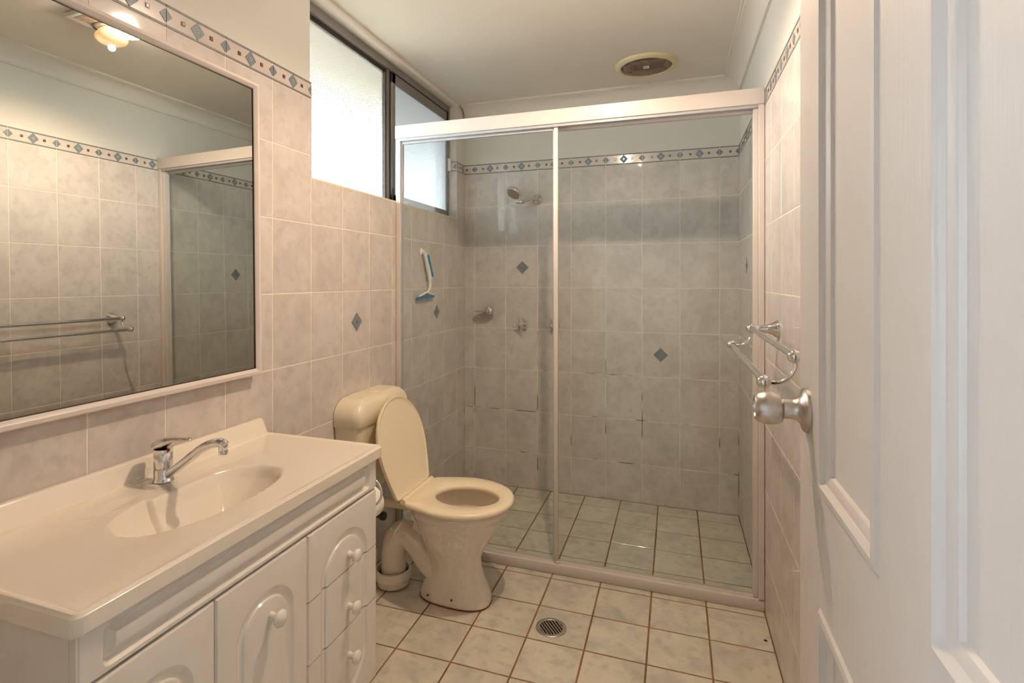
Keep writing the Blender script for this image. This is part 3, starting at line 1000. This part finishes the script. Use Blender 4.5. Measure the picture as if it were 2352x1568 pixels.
# ------------------------------------------------------------------ toilet pan
TYC = 2.030
def oval(xc, a, b, z, n=40, p=2.2, yc=TYC, egg=0.0):
    out = []
    for k in range(n):
        t = 2 * PI * k / n
        c, s = math.cos(t), math.sin(t)
        x = math.copysign(abs(c) ** (2 / p), c)
        y = math.copysign(abs(s) ** (2 / p), s)
        out.append((xc + a * x, yc + b * y * (1 - egg * x), z))
    return out
toi = thing('toilet_pan', 'cream ceramic toilet pan with its seat down and lid raised', 'toilet', (0.43, TYC, 0))
mb = MB()
L = []
for z, x0, x1, b, p in ((0.004, 0.285, 0.578, 0.083, 2.6), (0.025, 0.286, 0.577, 0.082, 2.6), (0.055, 0.297, 0.566, 0.078, 2.4), (0.09, 0.315, 0.550, 0.076, 2.3), (0.13, 0.328, 0.537, 0.080, 2.2), (0.17, 0.330, 0.534, 0.091, 2.2),
                     (0.21, 0.318, 0.550, 0.108, 2.2), (0.25, 0.303, 0.578, 0.126, 2.2), (0.29, 0.288, 0.604, 0.143, 2.2), (0.33, 0.274, 0.628, 0.159, 2.2), (0.352, 0.268, 0.638, 0.167, 2.2), (0.358, 0.263, 0.645, 0.173, 2.2), (0.382, 0.262, 0.648, 0.176, 2.2), (0.387, 0.266, 0.644, 0.172, 2.2)):
    L.append(oval((x0 + x1) / 2, (x1 - x0) / 2, b, z, p=p, egg=0.10 if z > 0.2 else -0.06))
for z, x0, x1, b in ((0.386, 0.315, 0.618, 0.138), (0.360, 0.318, 0.614, 0.134), (0.30, 0.335, 0.595, 0.118), (0.24, 0.36, 0.55, 0.085), (0.21, 0.40, 0.50, 0.045)):
    L.append(oval((x0 + x1) / 2, (x1 - x0) / 2, b, z, p=2.1, egg=0.08))
mb.loft(L, True, True)
mb.build('pan', 'ceramic', toi, smooth=50)
mb = MB()
mb.loft([oval(0.4315, 0.1475, 0.084, 0.0, p=2.6, egg=-0.06), oval(0.4315, 0.1485, 0.0845, 0.006, p=2.6, egg=-0.06)])
mb.build('base_sealant', 'brown', toi)
mb = MB()
tp = spline([(0.415, TYC, 0.085), (0.345, TYC, 0.105), (0.295, TYC, 0.150), (0.256, TYC, 0.195), (0.212, TYC, 0.222), (0.170, TYC, 0.200), (0.154, TYC, 0.140), (0.152, TYC, 0.030)], 6)
mb.tube(tp, [0.055] * 12 + [0.052] * (len(tp) - 12), 22)
mb.build('outlet_pipe', 'ceramic', toi, smooth=60)
mb = MB()                                   # thin web between pan and pipe
web = [(0.300, 0.355), (0.268, 0.360), (0.262, 0.300), (0.240, 0.230), (0.300, 0.150), (0.345, 0.115), (0.385, 0.16), (0.37, 0.25)]
mb.loft([[(x, TYC - 0.022, z) for x, z in web], [(x, TYC + 0.022, z) for x, z in web]])
mb.build('web', 'ceramic', toi, smooth=20)
mb = MB()
mb.lathe([(0.060, 0.004), (0.066, 0.008), (0.070, 0.030), (0.071, 0.034), (0.077, 0.037), (0.078, 0.066), (0.075, 0.070), (0.066, 0.070), (0.063, 0.064), (0.060, 0.040), (0.05, 0.020)], (0.150, TYC, 0.0), 'Z', 36)
mb.build('floor_collar', 'ceramic', toi, smooth=40)
mb = MB()
mb.lathe([(0.0615, 0.045), (0.0615, 0.050), (0.045, 0.050)], (0.150, TYC, 0.0), 'Z', 30, cap=False)
mb.build('collar_seal', 'black', toi)
for x, y, z in ((0.345, TYC - 0.0805, 0.034), (0.447, TYC - 0.0825, 0.034)):
    mb = MB()
    mb.lathe([(0.0045, -0.003), (0.0045, 0.001), (0.003, 0.002), (0.0003, 0.002)], (x, y, z), 'Y', 12)
    for i, v in enumerate(mb.v): mb.v[i] = (v[0], 2 * y - v[1], v[2])
    mb.build('screw', 'brown', toi)
# seat ring and raised lid share the egg outline
def egg2(x0, x1, b0, b, yc=TYC, tm=0.47):
    """smooth seat outline: straight hinge edge of half width b0 with rounded corners, widening to b, elliptical tip"""
    xm = x0 + (x1 - x0) * tm
    half = [(x0, 0.0), (x0, b0 * 0.35), (x0, b0 * 0.68)]
    r = 0.022
    for k in range(5):
        a = PI / 2 * k / 4
        half.append((x0 + r - r * math.cos(a), b0 - r + r * math.sin(a)))
    for k in range(1, 9):
        t = k / 8
        half.append((x0 + r + (xm - x0 - r) * t, b0 + (b - b0) * math.sin(PI / 2 * t)))
    for k in range(1, 15):
        a = PI / 2 * k / 14
        half.append((xm + (x1 - xm) * math.sin(a), b * math.cos(a)))
    pts = [(x, yc + y) for x, y in half] + [(x, yc - y) for x, y in half[-2:0:-1]]
    return pts
ZS = 0.392
mb = MB()
O, I = egg2(0.272, 0.668, 0.155, 0.196), None
cx_, cy_ = 0.475, TYC
def sc_(pts, k): return [(cx_ + (x - cx_) * k, cy_ + (y - cy_) * k) for x, y in pts]
n = len(O)
def ring_in(kx, ky, shift=0.0):
    out = []
    for (x, y) in O:
        a = math.atan2((y - cy_) / 0.196, (x - cx_) / 0.195)
        out.append((0.480 + shift + kx * math.cos(a), cy_ + ky * math.sin(a)))
    return out
Lp = [[(x, y, ZS) for x, y in sc_(O, 0.965)], [(x, y, ZS + 0.004) for x, y in sc_(O, 0.995)], [(x, y, ZS + 0.012) for x, y in O], [(x, y, ZS + 0.019) for x, y in sc_(O, 0.985)], [(x, y, ZS + 0.022) for x, y in sc_(O, 0.955)],
      [(x, y, ZS + 0.021) for x, y in ring_in(0.136, 0.112)], [(x, y, ZS + 0.015) for x, y in ring_in(0.129, 0.105)], [(x, y, ZS + 0.004) for x, y in ring_in(0.128, 0.104)], [(x, y, ZS) for x, y in ring_in(0.132, 0.108)], [(x, y, ZS) for x, y in sc_(O, 0.965)]]
mb.loft(Lp, False, False)
seat = mb.build('seat', 'plastic', toi, smooth=55)
mb = MB()
A = math.radians(104.5)                     # lid rotation about the hinge
hx, hz = 0.262, 0.402
def lidpt(x, y, z): # lid lies flat over the seat before it is turned up
    dx, dz = x - hx, z - hz
    return (hx + dx * math.cos(A) - dz * math.sin(A), y, hz + dx * math.sin(A) + dz * math.cos(A))
OL = egg2(0.272, 0.655, 0.150, 0.190, tm=0.53)
cx2 = 0.470
def sl(pts, k): return [(cx2 + (x - cx2) * k, cy_ + (y - cy_) * k) for x, y in pts]
zt = hz + 0.010
Ll = [[lidpt(x, y, zt + 0.0045) for x, y in sl(OL, 0.90)], [lidpt(x, y, zt + 0.0035) for x, y in sl(OL, 0.965)], [lidpt(x, y, zt + 0.000) for x, y in sl(OL, 0.985)], [lidpt(x, y, zt + 0.001) for x, y in OL], [lidpt(x, y, zt + 0.010) for x, y in sl(OL, 1.0)], [lidpt(x, y, zt + 0.016) for x, y in sl(OL, 0.98)], [lidpt(x, y, zt + 0.019) for x, y in sl(OL, 0.92)]]
mb.loft(Ll, True, True)
lid = mb.build('lid', 'plastic', toi, smooth=45)
mb = MB()
mb.tube([(0.264, TYC - 0.135, 0.408), (0.264, TYC + 0.135, 0.408)], 0.011, 16)
mb.build('hinge', 'plastic', toi, smooth=50)
for s in (-1, 1):
    mb = MB()
    mb.lathe([(0.010, 0.0), (0.010, -0.010), (0.0045, -0.011), (0.0045, -0.042)], (0.262, TYC + s * 0.078, 0.392), 'Z', 14)
    mb.build('hinge_bolt', 'plastic', toi)

# ------------------------------------------------------------------ cistern
cis = thing('cistern', 'cream plastic cistern on the tiled wall behind the raised toilet lid', 'cistern', (0.085, TYC - 0.005, 0.40))
def rrect(x0, x1, y0, y1, z, r, n=7):
    out = [(x0, y0, z)]
    for cx, cy, a0 in ((x1 - r, y0 + r, -PI / 2), (x1 - r, y1 - r, 0)):
        for k in range(n + 1):
            a = a0 + PI / 2 * k / n
            out.append((cx + r * math.cos(a), cy + r * math.sin(a), z))
    out.append((x0, y1, z))
    return out
cyc = TYC
mb = MB()
mb.loft([rrect(0.003, 0.085, cyc - 0.155, cyc + 0.155, 0.405, 0.04), rrect(0.003, 0.095, cyc - 0.172, cyc + 0.172, 0.420, 0.04), rrect(0.003, 0.104, cyc - 0.186, cyc + 0.186, 0.47, 0.036), rrect(0.003, 0.112, cyc - 0.202, cyc + 0.202, 0.695, 0.036)])
mb.build('tank', 'cistern', cis, smooth=40)
mb = MB()
Lq = [rrect(0.003, 0.117, cyc - 0.207, cyc + 0.207, 0.692, 0.036), rrect(0.003, 0.120, cyc - 0.210, cyc + 0.210, 0.696, 0.037), rrect(0.003, 0.121, cyc - 0.211, cyc + 0.211, 0.728, 0.037)]
for k in range(1, 13):
    a_ = PI / 2 * k / 12
    c_, s_ = math.cos(a_), math.sin(a_)
    ex, ey = 1 - c_, 1 - c_
    loop_ = rrect(0.003, 0.121 - 0.040 * ex, cyc - 0.211 + 0.075 * ey, cyc + 0.211 - 0.075 * ey, 0, 0.037 - 0.012 * ex)
    Lq.append([(x, y, 0.728 + 0.064 * s_ + 0.008 * s_ * (1 - ((y - cyc) / 0.21) ** 2)) for x, y, z in loop_])
Lq.append([(0.003 + (x - 0.003) * 0.5, cyc + (y - cyc) * 0.5, 0.7993) for x, y, z in loop_])
mb.loft(Lq)
mb.build('tank_lid', 'cistern', cis, smooth=50)
mb = MB()
mb.lathe([(0.027, -0.004), (0.027, 0.002), (0.024, 0.005), (0.0003, 0.006)], (0.062, cyc, 0.7985), 'Z', 24)
mb.build('flush_button', 'cistern', cis)
mb = MB()
mb.tube([(0.06, cyc, 0.41), (0.06, cyc, 0.365), (0.09, cyc, 0.340), (0.225, cyc, 0.340)], 0.022, 14)
mb.build('flush_pipe', 'cistern', cis)

# ------------------------------------------------------------------ stop valve, paper holder, brush pot
va = thing('stop_valve', 'dark stop valve on the wall below the cistern', 'valve', (0.03, 2.13, 0.22))
mb = MB()
mb.tube([(0.001, 2.115, 0.235), (0.040, 2.115, 0.235)], 0.011, 14)
mb.tube([(0.030, 2.115, 0.235), (0.030, 2.115, 0.300), (0.045, 2.10, 0.40)], 0.006, 12)
mb.build('valve_body', 'brown', va)
mb = MB()
mb.lathe([(0.012, 0.0), (0.017, 0.003), (0.0185, 0.010), (0.0175, 0.022), (0.014, 0.026), (0.001, 0.027)], (0.040, 2.115, 0.235), 'X', 12)
mb.build('valve_handle', 'grey', va)

tpx, tpz = 0.330, 0.560
hold = thing('paper_holder', 'chrome toilet paper holder with a round plate on the end of the vanity', 'holder', (tpx, VY1, tpz))
mb = MB()
mb.lathe([(0.020, 0.0), (0.020, 0.004), (0.010, 0.008), (0.010, 0.012)], (tpx, VY1, tpz + 0.055), 'Y', 20)
mb.tube([(tpx, VY1 + 0.010, tpz + 0.055), (tpx + 0.020, VY1 + 0.022, tpz + 0.060)], 0.004, 10)
mb.build('mount', 'chrome', hold)
mb = MB()
cc = (tpx + 0.058, VY1 + 0.024, tpz + 0.066)
mb.tube([(cc[0] + 0.040 * math.sin(2 * PI * k / 32), cc[1] + 0.004 * math.cos(2 * PI * k / 32), cc[2] + 0.040 * math.cos(2 * PI * k / 32)) for k in range(33)], 0.0038, 10, cap=False)
mb.build('ring', 'chrome', hold, smooth=60)
mb = MB()
mb.tube([(tpx, VY1 + 0.006, tpz + 0.055), (tpx, VY1 + 0.118, tpz + 0.010)], 0.006, 12)
mb.build('arm', 'chrome', hold)
mb = MB()
ry0 = VY1 + 0.028
mb.lathe([(0.021, 0.0), (0.050, 0.0), (0.0525, 0.003), (0.0525, 0.092), (0.050, 0.095), (0.021, 0.095), (0.021, 0.0)], (tpx, ry0, tpz - 0.004), 'Y', 32, cap=False)
mb.tube([(tpx + 0.0528, ry0 + 0.0475, tpz - 0.004), (tpx + 0.0528, ry0 + 0.0475, tpz - 0.012)], 0.001, 6)
tag(mb.build('toilet_roll', 'paper'), 'white toilet paper roll beside the end of the vanity', 'toilet roll')

px_, py_ = 0.046, 2.030
pot = thing('brush_pot', 'cream plastic toilet brush pot on the floor between the vanity and the outlet pipe', 'brush pot', (px_, py_, 0))
mb = MB()
mb.lathe([(0.024, 0.0), (0.028, 0.002), (0.029, 0.012), (0.024, 0.024), (0.022, 0.034), (0.0235, 0.070), (0.030, 0.105), (0.0345, 0.132), (0.035, 0.141), (0.032, 0.141), (0.027, 0.100), (0.020, 0.04), (0.001, 0.03)], (px_, py_, 0.0), 'Z', 28)
mb.build('pot', 'plastic', pot, smooth=40)
mb = MB()
mb.tube([(px_ - 0.004, py_, 0.035), (px_ - 0.012, py_, 0.300)], 0.006, 10)
mb.build('brush_handle', 'white_pl', pot)

# ------------------------------------------------------------------ floor drain
dr = thing('floor_drain', 'round chrome floor drain grate with slots in the tiled floor', 'drain', (DRAIN[0], DRAIN[1], 0))
mb = MB()
mb.lathe([(0.054, -0.0005), (0.0555, 0.0018), (0.053, 0.0032), (0.043, 0.0032), (0.0415, 0.0022), (0.0415, -0.0005)], (DRAIN[0], DRAIN[1], 0.0), 'Z', 40, cap=False)
mb.build('rim', 'satin', dr, smooth=40)
mb = MB()
mb.lathe([(0.0418, 0.0004), (0.0001, 0.0004)], (DRAIN[0], DRAIN[1], 0.0), 'Z', 30, cap=False)
mb.build('sump', 'hole', dr)
ang = math.radians(-52)
for k in range(-3, 5):
    off = (k - 0.5) * 0.0105
    half = math.sqrt(max(0, 0.0418 ** 2 - off ** 2))
    m = MB()
    m.rbox(-half, half, off - 0.0028, off + 0.0028, 0.0006, 0.0026, 0.0008, 1)
    m.v = [(DRAIN[0] + x * math.cos(ang) - y * math.sin(ang), DRAIN[1] + x * math.sin(ang) + y * math.cos(ang), z) for x, y, z in m.v]
    m.build('grate_bar', 'satin', dr)
m = MB()
m.lathe([(0.006, 0.0), (0.006, 0.0008), (0.001, 0.001)], (1.560, 2.146, 0.0), 'Z', 14)
tag(m.build('floor_stop', 'black'), 'tiny black rubber stop on the floor by the right wall', 'door stop')

# ------------------------------------------------------------------ shower screen
SY = 2.340
scr = thing('shower_screen', 'white framed shower screen with two clear glass panels across the room', 'shower screen', (W / 2, SY, 0))
mb = MB()
x0, x1 = 0.0012, W - 0.0012
mb.rbox(x0, x1, SY - 0.022, SY + 0.036, 1.940, 2.002, 0.002, 1)
mb.build('top_track', 'alu', scr)
mb = MB()
mb.rbox(x0 + 0.02, x1 - 0.02, SY - 0.016, SY + 0.030, 1.928, 1.941, 0.001, 1)
mb.build('track_guide', 'alu_in', scr)
mb = MB()
mb.loft([[(x, SY + 0.014, 0.001), (x, SY + 0.014, 0.048), (x, SY + 0.004, 0.052), (x, SY - 0.004, 0.048), (x, SY + 0.0 - 0.010, 0.046), (x, SY - 0.0, 0.001)][::1] for x in (x0, x1)])
mb.v = []; mb.f = []; mb.m = []
pf = [(SY + 0.044, 0.001), (SY + 0.044, 0.040), (SY + 0.030, 0.046), (SY + 0.008, 0.046), (SY + 0.006, 0.052), (SY - 0.004, 0.052), (SY - 0.006, 0.046), (SY - 0.014, 0.043), (SY - 0.016, 0.038), (SY - 0.016, 0.010), (SY - 0.012, 0.001)]
mb.loft([[(x, y, z) for y, z in pf] for x in (x0, x1)])
mb.build('bottom_track', 'alu', scr, smooth=25)
for a, b, c, d in ((x0, 0.024, SY - 0.012, SY + 0.030), (1.561, x1, SY - 0.018, SY + 0.034)):
    mb = MB()
    mb.rbox(a, b, c, d, 0.047, 1.9405, 0.0015, 1)
    mb.build('wall_jamb', 'alu', scr)
mb = MB()
mb.rbox(1.5435, 1.5612, SY - 0.008, SY + 0.026, 0.050, 1.936, 0.0015, 1)
mb.build('striker_jamb', 'alu', scr)
# left panel: thin framed pane with the white meeting stile
mb = MB()
mb.rbox(0.764, 0.7825, SY - 0.008, SY + 0.010, 0.046, 1.940, 0.002, 2)
mb.build('meeting_stile', 'alu', scr)
mb = MB()
mb.box(0.0242, 0.031, SY - 0.002, SY + 0.010, 0.053, 1.928)
mb.box(0.031, 0.764, SY - 0.002, SY + 0.010, 1.916, 1.928)
mb.box(0.7605, 0.764, SY - 0.002, SY + 0.010, 0.053, 1.928)
mb.build('panel_channel', 'alu_in', scr)
mb = MB()
mb.rbox(0.774, 0.788, SY - 0.012, SY - 0.004, 0.040, 0.056, 0.002, 1)
mb.build('stile_clip', 'alu', scr)
mb = MB()
mb.box(0.030, 0.7615, SY + 0.002, SY + 0.0065, 0.052, 1.918)
mb.build('glass_panel', 'glass', scr)
mb = MB()
mb.box(0.770, 1.545, SY + 0.018, SY + 0.0225, 0.046, 1.928)
mb.build('glass_panel', 'glass', scr)
mb = MB()
mb.box(0.784, 1.544, SY + 0.012, SY + 0.028, 1.916, 1.930)
mb.build('panel_rail', 'alu', scr)

# ------------------------------------------------------------------ shower fittings on the back wall
sh = thing('wall_shower', 'chrome shower head on a short jointed arm on the back wall', 'shower head', (0.4752, D, 1.755))
mb = MB()
mb.lathe([(0.034, 0.0), (0.033, -0.006), (0.026, -0.016), (0.014, -0.022), (0.011, -0.026)], (0.4752, D, 1.755), 'Y', 28)
mb.build('wall_flange', 'chrome', sh, smooth=45)
mb = MB()
jp = Vector((0.405, D - 0.115, 1.728))
mb.tube(spline([(0.4752, D - 0.02, 1.755), (0.462, D - 0.045, 1.752), (0.435, D - 0.080, 1.742), tuple(jp)], 5), 0.0095, 14)
mb.ball(tuple(jp), 0.0135)
mb.build('arm', 'chrome', sh, smooth=50)
mb = MB()
mb.tube([tuple(jp + Vector((-0.032, -0.002, -0.001))), tuple(jp + Vector((0.018, 0.004, -0.003)))], 0.0085, 14)
mb.build('knuckle', 'chrome', sh)
mb = MB()
fdir = Vector((-0.30, -0.62, -0.72)).normalized()      # spray face direction
hc = jp + Vector((-0.045, -0.012, 0.048))
q = Vector((0, 0, 1)).rotation_difference(fdir)
for r, h, in (): pass
prof = [(0.012, -0.040), (0.020, -0.032), (0.040, -0.022), (0.045, -0.012), (0.045, -0.001), (0.043, 0.001), (0.0003, 0.001)]
n = 30
loops = [[hc + q @ Vector((r * math.cos(2 * PI * k / n), r * math.sin(2 * PI * k / n), h)) for k in range(n)] for r, h in prof]
mb.loft(loops)
hd = mb.build('head', 'chrome', sh, smooth=45)
mb = MB()
loops = [[hc + q @ Vector((r * math.cos(2 * PI * k / n), r * math.sin(2 * PI * k / n), h)) for k in range(n)] for r, h in ((0.038, 0.0012), (0.037, 0.0030), (0.0003, 0.0034))]
mb.loft(loops)
mb.build('spray_plate', 'satin', hd)

so = thing('soap_dish', 'small chrome soap dish with a round flange on the shower wall', 'soap dish', (0.155, D, 1.076))
mb = MB()
mb.lathe([(0.030, 0.0), (0.030, -0.004), (0.026, -0.014), (0.016, -0.022), (0.002, -0.025)], (0.165, D, 1.078), 'Y', 26)
mb.build('wall_flange', 'chrome', so, smooth=50)
mb = MB()
n = 40
def el(a, b, z): return [(0.155 + a * math.cos(2 * PI * k / n), D - 0.062 + b * math.sin(2 * PI * k / n), z) for k in range(n)]
mb.loft([el(0.055, 0.036, 1.072), el(0.061, 0.042, 1.074), el(0.063, 0.044, 1.079), el(0.060, 0.041, 1.080), el(0.050, 0.032, 1.0755), el(0.002, 0.002, 1.075)], True, False)
mb.build('tray', 'chrome', so, smooth=50)

def shower_tap(x, label):
    t = thing('shower_tap', label, 'tap', (x, D, 0.999), group='pair of shower wall taps')
    m = MB()
    m.lathe([(0.031, 0.0), (0.031, -0.003), (0.026, -0.012), (0.016, -0.022), (0.011, -0.026), (0.011, -0.036), (0.015, -0.040), (0.016, -0.052), (0.013, -0.060), (0.0003, -0.062)], (x, D, 0.999), 'Y', 26)
    m.build('flange', 'chrome', t, smooth=45)
    for k in range(4):
        a = math.radians(8 + 90 * k)
        m = MB()
        c, s = math.cos(a), math.sin(a)
        m.tube([(x + c * 0.010, D - 0.046, 0.999 + s * 0.010), (x + c * 0.030, D - 0.047, 0.999 + s * 0.030)], [0.0055, 0.0045], 12)
        m.ball((x + c * 0.034, D - 0.047, 0.999 + s * 0.034), 0.0068, 10)
        m.build('handle_spoke', 'chrome', t, smooth=50)
shower_tap(0.3798, 'chrome cross-handle shower tap below the soap dish, fully visible through the left panel')
shower_tap(0.5790, 'chrome cross-handle shower tap half hidden behind the white screen stile')

# ------------------------------------------------------------------ squeegee on the left wall
sq = thing('squeegee', 'white and blue squeegee hanging on the shower side wall', 'squeegee', (0.02, 2.63, 1.17))
mb = MB()
mb.lathe([(0.019, 0.001), (0.018, 0.004), (0.009, 0.008), (0.007, 0.012), (0.006, 0.020), (0.0003, 0.021)], (0.0, 2.605, 1.418), 'X', 20)
hk = mb.build('suction_hook', 'white_pl', sq)
mb = MB()
hp = spline([(0.020, 2.608, 1.410), (0.022, 2.622, 1.375), (0.024, 2.640, 1.330), (0.026, 2.655, 1.290), (0.026, 2.662, 1.250), (0.024, 2.655, 1.218), (0.020, 2.635, 1.200)], 6)
mb.tube(hp, [0.010] * 10 + [0.0115] * 12 + [0.008] * 8 + [0.006] * (len(hp) - 30), 12)
mb.build('handle', 'white_pl', sq, smooth=50)
mb = MB()
gp = spline([(0.029, 2.622, 1.400), (0.030, 2.638, 1.362), (0.032, 2.655, 1.322), (0.032, 2.668, 1.288)], 6)
mb.tube(gp, [0.006] + [0.0095] * 14 + [0.012] * (len(gp) - 15), 12)
mb.build('grip', 'blue_grip', sq, smooth=50)
mb = MB()
ar = spline([(0.016, 2.545, 1.182), (0.018, 2.585, 1.192), (0.020, 2.630, 1.202), (0.018, 2.680, 1.194), (0.016, 2.725, 1.186)], 6)
mb.tube(ar, [0.0045] * 4 + [0.006] * (len(ar) - 8) + [0.0045] * 4, 10)
mb.build('blade_holder', 'white_pl', sq, smooth=50)
mb = MB()
mb.loft([[(0.009, 2.530, 1.166), (0.020, 2.530, 1.166), (0.020, 2.530, 1.180), (0.009, 2.530, 1.180)], [(0.009, 2.732, 1.174), (0.020, 2.732, 1.174), (0.020, 2.732, 1.188), (0.009, 2.732, 1.188)]])
mb.build('blade', 'blue_grip', sq)

# ------------------------------------------------------------------ double towel rail on the right wall
tr = thing('towel_rail', 'chrome double towel rail on the right wall beside the door edge', 'towel rail', (W, 1.69, 1.10))
B1, B2 = (1.500, 1.106), (1.441, 1.049)
EY0, EY1 = 1.318, 2.035
for k, (x, z) in enumerate((B1, B2)):
    mb = MB()
    mb.tube([(x, EY0, z), (x, EY1, z)], 0.0080, 18)
    mb.build('bar', 'chrome', tr, smooth=50)
for y in (EY0, EY1):
    mb = MB()
    mb.lathe([(0.030, 0.0), (0.030, -0.003), (0.028, -0.008), (0.019, -0.020), (0.014, -0.036), (0.0105, -0.054), (0.0092, -0.066), (0.0115, -0.070), (0.0092, -0.074), (0.0092, -0.082)], (W, y, B1[1]), 'X', 28)
    mb.build('wall_post', 'chrome', tr, smooth=50)
    for x, z in (B1, B2):
        mb = MB()
        sgn = -1 if y == EY0 else 1
        mb.lathe([(0.0095, -0.026 * sgn), (0.0095, -0.018 * sgn), (0.0080, -0.014 * sgn)], (x, y, z), 'Y', 18)
        mb.ball((x, y, z), 0.0148, 18)
        mb.build('end_ball', 'chrome', tr, smooth=60)
    mb = MB()
    cx, cz = B1[0], B1[1]
    arc = [(B1[0], y, B1[1] - 0.006), (B1[0] + 0.001, y, B1[1] - 0.026), (B1[0] - 0.010, y, B1[1] - 0.046), (B1[0] - 0.030, y, B1[1] - 0.058), (B2[0] + 0.006, y, B2[1] - 0.0005)]
    mb.tube(spline(arc, 6), 0.0048, 12)
    mb.build('curved_arm', 'chrome', tr, smooth=60)

# ------------------------------------------------------------------ ceiling exhaust vent
VC, VR = (1.122, 2.880), 0.152
ve = thing('ceiling_vent', 'round yellowed exhaust vent with a mesh grille on the ceiling', 'vent', (VC[0], VC[1], CEIL))
mb = MB()
mb.lathe([(VR, 0.0), (VR, -0.004), (VR - 0.003, -0.009), (VR - 0.022, -0.016), (VR - 0.026, -0.016), (VR - 0.028, -0.013), (VR - 0.028, 0.0)], (VC[0], VC[1], CEIL), 'Z', 56, cap=False)
mb.build('rim', 'vent', ve, smooth=40)
mb = MB()
mb.lathe([(VR - 0.027, -0.0015), (0.0003, -0.0015)], (VC[0], VC[1], CEIL), 'Z', 40, cap=False)
mb.build('duct', 'hole', ve)
mb = MB()
R_ = VR - 0.027
k = -R_
step = 0.0068
i = 0
while k < R_:
    h = math.sqrt(max(0, R_ * R_ - k * k))
    if h > 0.004:
        mb.box(VC[0] + k - 0.0007, VC[0] + k + 0.0007, VC[1] - h, VC[1] + h, CEIL - 0.0125, CEIL - 0.0120)
        mb.box(VC[0] - h, VC[0] + h, VC[1] + k - 0.0006, VC[1] + k + 0.0006, CEIL - 0.0125, CEIL - 0.0120)
    k += step
gr = mb.build('grille', 'grille', ve, smooth=0)
mb = MB()
mb.box(VC[0] - 0.075, VC[0] + 0.085, VC[1] - 0.066, VC[1] + 0.098, CEIL - 0.0085, CEIL - 0.003)
mb.box(VC[0] - 0.112, VC[0] + 0.114, VC[1] - 0.040, VC[1] + 0.050, CEIL - 0.0085, CEIL - 0.003)
mb.box(VC[0] - 0.055, VC[0] + 0.060, VC[1] + 0.098, VC[1] + 0.112, CEIL - 0.0085, CEIL - 0.003)
mb.build('fan_plate', 'grille', ve)
mb = MB()
mb.box(VC[0] - 0.014, VC[0] + 0.014, VC[1] - 0.016, VC[1] + 0.016, CEIL - 0.0142, CEIL - 0.0123)
st = mb.build('badge', 'sticker', ve)
mb = MB()
mb.box(VC[0] - 0.007, VC[0] + 0.007, VC[1] - 0.002, VC[1] + 0.001, CEIL - 0.0145, CEIL - 0.0140)
mb.build('badge_print', 'ink', st)

# ------------------------------------------------------------------ ceiling heater light (seen in the mirror)
HB, OB = (0.980, 1.625), (0.856, 1.612)
he = thing('heater_light', 'white ceiling heater with a clear heat bulb, an opal bulb and a slotted grille', 'ceiling heater', (0.9, 1.6, CEIL))
mb = MB()
mb.rbox(0.700, 1.055, 1.480, 1.725, CEIL - 0.018, CEIL - 0.0005, 0.006, 3)
mb.build('plate', 'white_pl', he)
for k in range(13):
    y = 1.500 + 0.0062 * k
    m = MB()
    m.box(0.915, 1.020, y, y + 0.0026, CEIL - 0.0195, CEIL - 0.0178)
    m.build('grille_slot', 'grille', he)
mb = MB()
mb.lathe([(0.068, -0.017), (0.068, -0.020), (0.064, -0.022), (0.060, -0.021), (0.058, -0.017)], (HB[0], HB[1], CEIL), 'Z', 32, cap=False)
mb.build('bulb_collar', 'dark', he)
mb = MB()
mb.lathe([(0.030, -0.017), (0.045, -0.030), (0.057, -0.046), (0.060, -0.056), (0.058, -0.065), (0.048, -0.075), (0.030, -0.082), (0.0003, -0.085)], (HB[0], HB[1], CEIL), 'Z', 32)
hb = mb.build('heat_bulb', 'heat', he, smooth=60)
mb = MB()
mb.lathe([(0.026, -0.017), (0.040, -0.026), (0.048, -0.042), (0.048, -0.058), (0.038, -0.074), (0.020, -0.083), (0.0003, -0.086)], (OB[0], OB[1], CEIL), 'Z', 32)
mb.build('opal_bulb', 'opal', he, smooth=60)
o = lamp('heat_bulb_light', (0, 0, 0), LAMP_HEAT, WARM, 0.013, 166)
o.parent = he
o.location = Vector((HB[0], HB[1], CEIL - 0.096)) - Vector((0.9, 1.6, CEIL))
